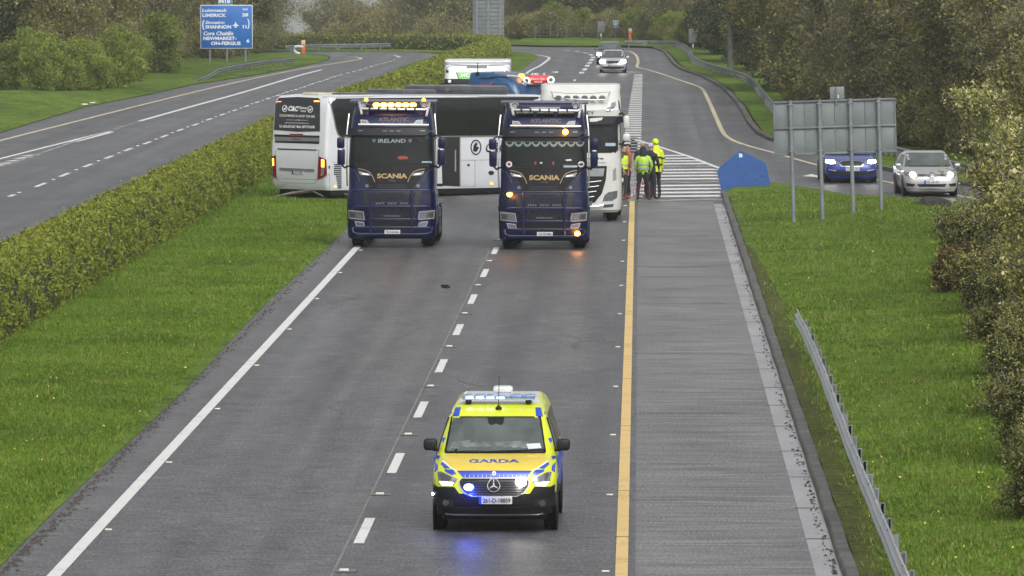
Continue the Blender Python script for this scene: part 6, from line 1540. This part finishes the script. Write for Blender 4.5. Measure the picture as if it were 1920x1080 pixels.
def guardrail(label, pts, zt=.72, gap=2.0, side=1, seg=4.0, bolts=False, steel=None):
    P = dens_path(pts, 1.0); t = thing('crash_barrier', label, 'crash barrier', (P[0].x, P[0].y, 0)); o = P[0]
    L = [0]
    for a, b in zip(P[:-1], P[1:]): L.append(L[-1]+(b-a).length)
    xs = [p.x for p in P]; ys = [p.y for p in P]
    def at(s): return Vector((float(np.interp(s, L, xs)), float(np.interp(s, L, ys))))
    def frame(s):
        a = at(max(0, s-.4)); b = at(min(L[-1], s+.4)); tt = (b-a).normalized(); return at(s), tt, Vector((tt.y, -tt.x))*side
    prof = [(.055, 0), (.02, -.035), (.02, -.07), (.09, -.11), (.09, -.14), (.02, -.18), (.02, -.21), (.09, -.25), (.09, -.27), (.055, -.31)]
    n = len(prof); s = 0; ix = 0
    ztf = zt if callable(zt) else (lambda q: zt)
    while s < L[-1]-.3:
        e = min(L[-1], s+seg+.12); m_ = 3; V = []; pr = (ix % 2)*.006
        for j in range(m_+1):
            c, tt, nn = frame(s+(e-s)*j/m_); zz_ = ztf(s+(e-s)*j/m_)
            for (a, z) in prof: V.append((c.x+nn.x*(a+.06-pr)-o.x, c.y+nn.y*(a+.06-pr)-o.y, zz_+z))
            for (a, z) in prof: V.append((c.x+nn.x*(a+.052-pr)-o.x, c.y+nn.y*(a+.052-pr)-o.y, zz_+z))
        Fc = []
        for j in range(m_):
            for q in range(n-1):
                a = j*2*n+q; Fc.append((a, a+1, a+1+2*n, a+2*n)); b = a+n; Fc.append((b+2*n, b+1+2*n, b+1, b))
            a = j*2*n; Fc.append((a, a+2*n, a+3*n, a+n)); a = j*2*n+n-1; Fc.append((a+n, a+3*n, a+2*n, a))
        part('rail_section', mkmesh('rail_section', V, Fc, steel or STEEL, 50), t); s += seg; ix += 1
    pm = None; s = .6
    while s < L[-1]:
        c, tt, nn = frame(s); zz_ = ztf(s)
        if pm is None or callable(zt):
            pm = MB().box((0, 0, (zz_-.36)/2), (.06, .09, zz_+.12), bev=0).box((.03, .0, zz_-.20), (.08, .09, .14)).mesh('post', STEELK, None); bo = MB().box((0, 0, 0), (.02, .05, .05), bev=.008).mesh('bolt', BLACK, None)
        p = part('post', pm, t); p.location = (c.x-o.x-nn.x*.03, c.y-o.y-nn.y*.03, 0); p.rotation_euler = (0, 0, math.atan2(nn.y, nn.x)); s += gap
        if bolts: q_ = part('bolt', bo, t); q_.location = (c.x-o.x+nn.x*.085, c.y-o.y+nn.y*.085, zz_-.05); q_.rotation_euler = p.rotation_euler
    return t
guardrail('long galvanised crash barrier in the right verge beside the hard shoulder', [(3.38, 60), (3.37, 78), (3.38, 100), (3.44, 118), (3.43, 128), (3.40, 134.6)], zt=.80, gap=2.4, side=-1, seg=3.2, bolts=True)
gr = [(1172, 76.6), (1200, 76), (1240, 76.5), (1265.6, 78), (1287.5, 87.5), (1303, 109), (1350, 125), (1400, 141), (1425, 166), (1455, 200), (1500, 222), (1600, 252), (1684, 277), (1715, 283), (1770, 298), (1900, 330)]
def G2z(px, py, z): q = G(px, py, z); return (q.x, q.y)
guardrail('curved crash barrier winding along the verge beside the slip road', [G2z(a, b_, .52) for a, b_ in gr], zt=.52, gap=2.0, side=-1, seg=4, steel=STEELK)
guardrail('crash barrier with sloping end on the far left verge below the blue sign', [G2(360, 153), G2(376, 151), G2(394, 148.5), G2(440, 138), G2(490, 130), G2(552, 123)], zt=lambda s: min(.62, .15+s*.045), gap=2.2, side=1, seg=4, steel=STEELK)
guardrail('dark crash barrier in front of the far hedge across the bend', [G2(538, 98.8), G2(600, 96.6), G2(680, 95.2), G2(740, 93.8), G2(800, 92.8), G2(862, 92.2)], zt=.55, gap=2.4, side=-1, seg=4, steel=STEELK)
t = thing('barrier_terminal', 'pale rounded barrier end piece beside the left orange phone post', 'barrier end', (G(556, 104).x, G(556, 104).y, 0))
MB().tube([(.25, 0, .12), (-.05, 0, .22), (-.22, 0, .42), (-.12, 0, .62), (.15, 0, .68), (.5, 0, .62)], .10, 8).put('curved_end', mat('pale_steel', (.5, .51, .52), .4), t); MB().box((-.1, 0, .1), (.12, .12, .4)).put('post', STEELD, t)

# stump, debris
def rock(name, label, cat, x, y, z, sx, sy, sz, m, seed=1, rz=0):
    t = thing(name, label, cat, (x, y, z), rz); bm = bmesh.new(); bmesh.ops.create_icosphere(bm, subdivisions=3, radius=1)
    for v in bm.verts:
        n_ = noise.noise(v.co*1.6+Vector((seed*7, 0, 0)))*.35+noise.noise(v.co*5+Vector((seed, 0, 0)))*.1
        v.co *= 1+n_; v.co = Vector((v.co.x*sx, v.co.y*sy, max(-.1, v.co.z)*sz))
    me = bpy.data.meshes.new('body'); bm.to_mesh(me); bm.free(); me.materials.append(m); part('body', me, t)
q = G(1748, 398); rock('rock', 'dark mossy boulder on the grass edge in front of the silver car', 'rock', q.x, q.y, .1, .62, .5, .38, mat('mossy_dark_stone', (.035, .034, .028), .9, var=.5, scale=8, bump=1), 3)
q = G(836, 540); t = thing('debris', 'small black scrap of rubber lying in the left lane', 'debris', (q.x, q.y, .006), R(25))
MB().box((0, 0, .02), (.13, .3, .03), bev=.012).box((.04, .15, .045), (.08, .2, .05), rz=.6, bev=.02).put('scrap', BLACK, t)
q = G(590, 377); t = thing('debris', 'torn dark branch lying on the grass under the coach tail', 'debris', (q.x, q.y, .08), 0)
MB().tube([(-1.4, 0, .05), (-.8, .5, .16), (-.1, .3, .25), (.6, .6, .22), (1.3, .2, .06)], [.02, .05, .06, .05, .02], 6).tube([(-.1, .3, .25), (.3, -.6, .1)], .03, 5).put('branch', BARK, t)
q = G(80, 992)
for i, (px, py) in enumerate(((463, 207), (553, 205), (577, 206), (623, 196), (640, 200), (660, 208), (712, 198))):
    q = G(px/3.375*1, py/3.375*1+136 if False else py) if False else G(px/3.375, 199+ (py-200)*.3)
    t = thing('litter', 'small white litter scrap on the left verge beside the far road', 'litter', (q.x-1.2, q.y+2, .08), i, 'white litter scraps along the far left verge'); MB().box((0, 0, .03), (.22, .3, .06), bev=.02).put('scrap', WINK, t)

# ------------------------------------------------------------------ people
SKINM = mat('skin', (.42, .24, .17), .6, var=.05); HV = mat('hi_vis_jacket', (.36, .62, .03), .7, var=.15, scale=9, bump=.3); HVY = mat('hi_vis_yellow_jacket', (.60, .72, .03), .7, var=.12, scale=9, bump=.3)
DKJ = mat('dark_jacket', (.015, .016, .022), .8, var=.3, scale=9, bump=.3); GRJ = mat('grey_clothes', (.045, .044, .05), .85, var=.3, scale=9, bump=.3); TRO = mat('dark_trousers', (.012, .012, .017), .85, var=.3, scale=9, bump=.3)
BOOT = mat('brown_boots', (.07, .045, .03), .8, var=.3); REFL = mat('reflective_tape', (.33, .36, .38), .4, .2); ORJ = mat('orange_jacket', (.55, .10, .03), .7, var=.1)
def person(label, px, py, h, rz, top, trou, boots=BOOT, pose='down', lean=0., head=None, stance=.13, step=.0, arm_l=None, arm_r=None):
    """faces local -y"""
    b = G(px, py); t = thing('person', label, 'person', (b.x, b.y, 0), R(rz)); s = h/1.78
    J = {}; E = []; Rd = {}
    def j(n, x, y, z, rx, ry=None, par=None):
        J[n] = Vector((x*s, (y-lean*max(0, z-.9))*s, z*s)); Rd[n] = (rx*s, (ry or rx)*s)
        if par: E.append((par, n))
    j('pel', 0, 0, .95, .155, .125); j('bel', 0, 0, 1.10, .15, .12, 'pel'); j('chest', 0, 0, 1.30, .175, .13, 'bel'); j('sho', 0, .01, 1.44, .14, .11, 'chest'); j('nek', 0, 0, 1.53, .062, None, 'sho')
    j('hd0', 0, -.015, 1.60, .078, .088, 'nek'); j('hd1', 0, -.02, 1.68, .082, .098, 'hd0'); j('hd2', 0, -.01, 1.745, .06, .07, 'hd1')
    for sx, sg in (('l', -1), ('r', 1)):
        st = step*sg
        j('hip'+sx, sg*.095, 0, .86, .098, None, 'pel'); j('kn'+sx, sg*(stance*.95), -.02+st*.5, .49, .066, None, 'hip'+sx); j('an'+sx, sg*(stance+.01), .02+st, .10, .052, None, 'kn'+sx)
        j('ft'+sx, sg*(stance+.02), -.05+st, .045, .046, .05, 'an'+sx); j('to'+sx, sg*(stance+.04), -.16+st, .038, .040, .035, 'ft'+sx)
        j('sh'+sx, sg*.185, .01, 1.41, .078, None, 'sho')
        am = arm_l if sx == 'l' else arm_r
        el, wr = am or ((.25, .03, 1.14), (.25, -.06, .90))
        j('el'+sx, sg*el[0], el[1], el[2], .056, None, 'sh'+sx); j('wr'+sx, sg*wr[0], wr[1], wr[2], .038, None, 'el'+sx)
        d_ = Vector((sg*(wr[0]-el[0]), wr[1]-el[1], wr[2]-el[2])).normalized(); w_ = Vector((sg*wr[0], wr[1], wr[2])); q = w_+d_*.07
        j('pm'+sx, q.x, q.y, q.z, .036, .022, 'wr'+sx)
        side_ = d_.cross(Vector((1, 0, 0))); side_ = side_.normalized() if side_.length > .1 else Vector((0, 1, 0))
        for f_ in range(4):
            a = q+side_*(f_-1.5)*.020+d_*.045; e = a+d_*(.04, .05, .046, .034)[f_]+Vector((-sg*.012, -.006, 0))
            j('f%d' % f_+sx, a.x, a.y, a.z, .0095, None, 'pm'+sx); j('g%d' % f_+sx, e.x, e.y, e.z, .008, None, 'f%d' % f_+sx)
        a = w_+d_*.04+side_*-.04; j('th'+sx, a.x, a.y, a.z, .011, None, 'pm'+sx)
    names = list(J); idx = {n: i for i, n in enumerate(names)}
    me = bpy.data.meshes.new('p'); me.from_pydata([J[n] for n in names], [(idx[a], idx[b_]) for a, b_ in E], []); ob = bpy.data.objects.new('p', me); C.objects.link(ob)
    m_ = ob.modifiers.new('s', 'SKIN'); 
    sv = me.skin_vertices[0].data if me.skin_vertices else None
    if sv is None:
        bpy.context.view_layer.objects.active = ob; bpy.ops.mesh.customdata_skin_add(); sv = me.skin_vertices[0].data
    for n in names: sv[idx[n]].radius = Rd[n]; sv[idx[n]].use_root = (n == 'pel')
    ss = ob.modifiers.new('u', 'SUBSURF'); ss.levels = 1; ss.render_levels = 1
    dg = bpy.context.evaluated_depsgraph_get(); dg.update(); bm_ = bpy.data.meshes.new_from_object(ob.evaluated_get(dg)); bpy.data.objects.remove(ob)
    bm_.materials.clear()
    for mm in (top, trou, SKINM, boots): bm_.materials.append(mm)
    arms = [(J['wr'+q], J['pm'+q]) for q in 'lr']
    for p in bm_.polygons:
        c = p.center; mi = 0 if c.z > .93*s else 1
        if c.z > 1.56*s: mi = 2
        if c.z < .13*s: mi = 3
        for (w_, pm) in arms:
            if (c-pm).length < .12*s and (c-w_).dot(pm-w_) > 0: mi = 2
            elif (c-w_).length < .12*s: mi = 0
        for q in 'lr':
            if (c-(J['el'+q]+J['wr'+q])/2).length < .16*s and abs(c.x) > .19*s and mi == 1: mi = 0
        p.material_index = mi
    bm_.shade_smooth(); bm_.name = 'body'; body = part('body', bm_, t)
    hc = J['hd1']
    # face
    for sg in (-1, 1):
        MB().lathe([(0, .0), (.004, .010), (0, .012)], (hc.x+sg*.032*s, hc.y-.094*s, hc.z+.005*s), 'Y', 8).put('eye', INK, t)
        MB().box((hc.x+sg*.085*s, hc.y+.01*s, hc.z-.005*s), (.02*s, .035*s, .06*s), bev=.008).put('ear', SKINM, t)
    MB().box((hc.x, hc.y-.108*s, hc.z-.02*s), (.026*s, .035*s, .045*s), bev=.01).put('nose', SKINM, t); MB().box((hc.x, hc.y-.094*s, hc.z-.058*s), (.045*s, .012*s, .010*s)).put('mouth', mat('lip', (.3, .1, .08), .6), t)
    def shell(name, mm, r, z0, up=.0, back=0):
        bm = bmesh.new(); bmesh.ops.create_uvsphere(bm, u_segments=16, v_segments=10, radius=1)
        bmesh.ops.delete(bm, geom=[v for v in bm.verts if v.co.z < z0-1.2*max(0, v.co.y)*back or (v.co.y < -.45 and v.co.z < .45)], context='VERTS')
        for v in bm.verts: v.co = Vector((hc.x+v.co.x*r*.92*s, hc.y+(v.co.y*r*1.1+.01)*s, hc.z+(v.co.z*r*1.05+.02+up)*s))
        bmesh.ops.solidify(bm, geom=list(bm.faces), thickness=.008)
        me_ = bpy.data.meshes.new(name); bm.to_mesh(me_); bm.free(); me_.materials.append(mm); me_.shade_smooth(); part(name, me_, t)
    if head: shell(*head)
    return t, J, s
def bands(t, J, s, zs, rx=.195, ry=.155, verts=True, m=REFL):
    for z in zs:
        P = [(rx*s*math.cos(a), ry*s*math.sin(a), z*s) for a in [i*math.pi/12 for i in range(25)]]
        V = []; 
        for p in P: V += [(p[0], p[1], p[2]-.028*s), (p[0], p[1], p[2]+.028*s)]
        MB().add(V, [(2*i, 2*i+2, 2*i+3, 2*i+1) for i in range(24)]).put('reflective_band', m, t)
    if verts:
        for sg in (-1, 1):
            for yy in (-1, 1):
                V = []
                for z, y in ((1.16, .148), (1.3, .152), (1.42, .135), (1.48, .07)):
                    V += [((sg*.10-.022)*s, yy*y*s, z*s), ((sg*.10+.022)*s, yy*y*s, z*s)]
                MB().add(V, [(2*i, 2*i+1, 2*i+3, 2*i+2) for i in range(3)]).put('brace_band', m, t)
def sleeve_band(t, J, s, sx, f=.5, m=REFL, r=.068):
    a, b = J['sh'+sx], J['el'+sx]; c = a.lerp(b, f+.25); d_ = (b-a).normalized()*.026*s
    MB().tube([c-d_, c+d_], r*s, 12, False).put('sleeve_band', m, t)
beanie = lambda m: ('knitted_hat', m, .108, .02, .0, .35)
# man in vest beside the white truck (seen from the side, looking right)
t, J, s = person('man in dark clothes and yellow vest standing right beside the white truck', 1169, 374, 1.80, 60, GRJ, GRJ, mat('red_brown_boots', (.22, .05, .03), .8), arm_r=((.23, -.02, 1.15), (.16, -.16, 1.0)), arm_l=((.23, .04, 1.14), (.2, -.1, .96)), head=('dark_cap', DKJ, .106, -.05, .0, .4))
V = []; Q = []
def vest(t, s, m):
    prof = [(.99, .178, .148), (1.10, .176, .146), (1.22, .186, .152), (1.34, .190, .155), (1.43, .165, .135)]; V = []; n = 24
    for z, rx, ry in prof:
        for i in range(n): a = i*2*math.pi/n; V.append((rx*s*math.cos(a), ry*s*math.sin(a), z*s))
    Fc = [(j*n+i, j*n+(i+1) % n, (j+1)*n+(i+1) % n, (j+1)*n+i) for j in range(4) for i in range(n) if not (j == 3 and i % 12 in (0, 11))]
    o = MB().add(V, Fc).put('vest', m, t, 60); return o
vest(t, s, HVY); bands(t, J, s, (1.12,), .182, .152, False)
# second figure behind: orange jacket
t, J, s = person('man in an orange jacket and dark trousers partly behind the vested man', 1178, 369.5, 1.76, -80, mat('orange_brown_jacket', (.30, .07, .03), .8, var=.2), TRO, head=('dark_hair', INK, .098, .05, 0, .5), arm_l=((.22, .0, 1.14), (.14, -.14, 1.05)))
# bald man
t, J, s = person('bald man in dark jacket facing the camera in the middle of the group', 1203, 367, 1.82, 20, DKJ, TRO, lean=.06, arm_l=((.24, .02, 1.15), (.12, -.16, 1.05)), arm_r=((.24, .02, 1.15), (.10, -.18, 1.10)))
# central hi-vis back
t, J, s = person('man in lime hi-vis jacket and dark hood seen from behind', 1206, 375, 1.74, 176, HV, TRO, stance=.17, head=('dark_hood', DKJ, .110, -.4, .0, .2), arm_l=((.29, .0, 1.18), (.23, -.14, .98)), arm_r=((.29, .0, 1.18), (.23, -.14, .98)))
MB().tube([(0, .0, 1.02*s), (0, 0, 1.06*s), (0, 0, 1.2*s), (0, 0, 1.33*s), (0, .005, 1.45*s), (0, .01, 1.50*s)], [.19*s, .185*s, .182*s, .195*s, .15*s, .09*s], 20).put('jacket_body', HV, t, 60)
J2 = bands(t, J, s, (1.08, 1.20), .205, .205, True)
for q in 'lr': sleeve_band(t, J, s, q, .35, r=.070)
o = MB().tube([(0, .02, 1.46*s), (0, .04, 1.55*s), (0, .02, 1.68*s)], [.11*s, .125*s, .09*s], 14).put('lowered_hood', DKJ, t, 60)
# grey beanie, dark jacket
t, J, s = person('man in pale grey knitted hat and navy jacket beside the yellow coat', 1220, 373, 1.82, 150, mat('navy_jacket', (.012, .016, .035), .8, var=.2), TRO, head=beanie(mat('pale_grey_wool', (.40, .40, .50), .9, var=.15, scale=20)), stance=.14, arm_l=((.27, -.02, 1.16), (.22, -.15, .98)))
# tall yellow hooded coat
t, J, s = person('tall man in long yellow hooded coat, rightmost of the group', 1229, 370.5, 1.92, 200, HVY, TRO, BOOT, head=('yellow_hood', HVY, .116, -.5, .0, .1), stance=.12, arm_r=((.24, .0, 1.12), (.24, -.06, .86)))
MB().tube([(0, 0, .80*s), (0, 0, .95*s), (0, 0, 1.15*s), (0, 0, 1.33*s), (0, .005, 1.46*s), (0, .02, 1.62*s)], [.195*s, .185*s, .18*s, .19*s, .15*s, .10*s], 20).put('coat_body', HVY, t, 60)
bands(t, J, s, (1.02, 1.24), .205, .20, False, DKJ)
for q in 'lr': sleeve_band(t, J, s, q, .5, DKJ, .066)
# traffic cone between their legs, tape on the ground
q = G(1217, 369); t = thing('traffic_cone', 'orange-red traffic cone standing between the people', 'traffic cone', (q.x, q.y, 0))
MB().lathe([(.03, .0), (.03, .17), (.04, .16), (.30, .10), (.72, .03), (.74, 0)], (0, 0, 0), 'Z', 18).put('cone', mat('cone_red', (.70, .05, .02), .5), t); MB().box((0, 0, .018), (.42, .42, .035), bev=.015).put('base', BLACK, t)
MB().lathe([(.34, .095), (.48, .072)], (0, 0, 0), 'Z', 18).put('white_collar', WINK, t)
q = G(1180, 373); t = thing('barrier_tape', 'tangled red and white tape hanging beside the vested man', 'tape', (q.x, q.y, 0))
TP = [Vector((0, 0, .05)), Vector((.12, 0, .16)), Vector((.25, .02, .34)), Vector((.38, 0, .42)), Vector((.48, 0, .62)), Vector((.44, 0, .66)), Vector((.30, .0, .58)), Vector((.2, 0, .50)), Vector((.34, 0, .30)), Vector((.5, 0, .46))]
TD = dens_path([(p.x, p.z) for p in TP], .06)
for i in range(len(TD)-1):
    a, b = TD[i], TD[i+1]; MB().add([(a.x, 0, a.y-.03), (b.x, 0, b.y-.03), (b.x, .0, b.y+.03), (a.x, 0, a.y+.03)], [(0, 1, 2, 3)]).put('tape_stripe', WINK if i % 2 else mat('tape_red', (.6, .04, .05), .5), t)
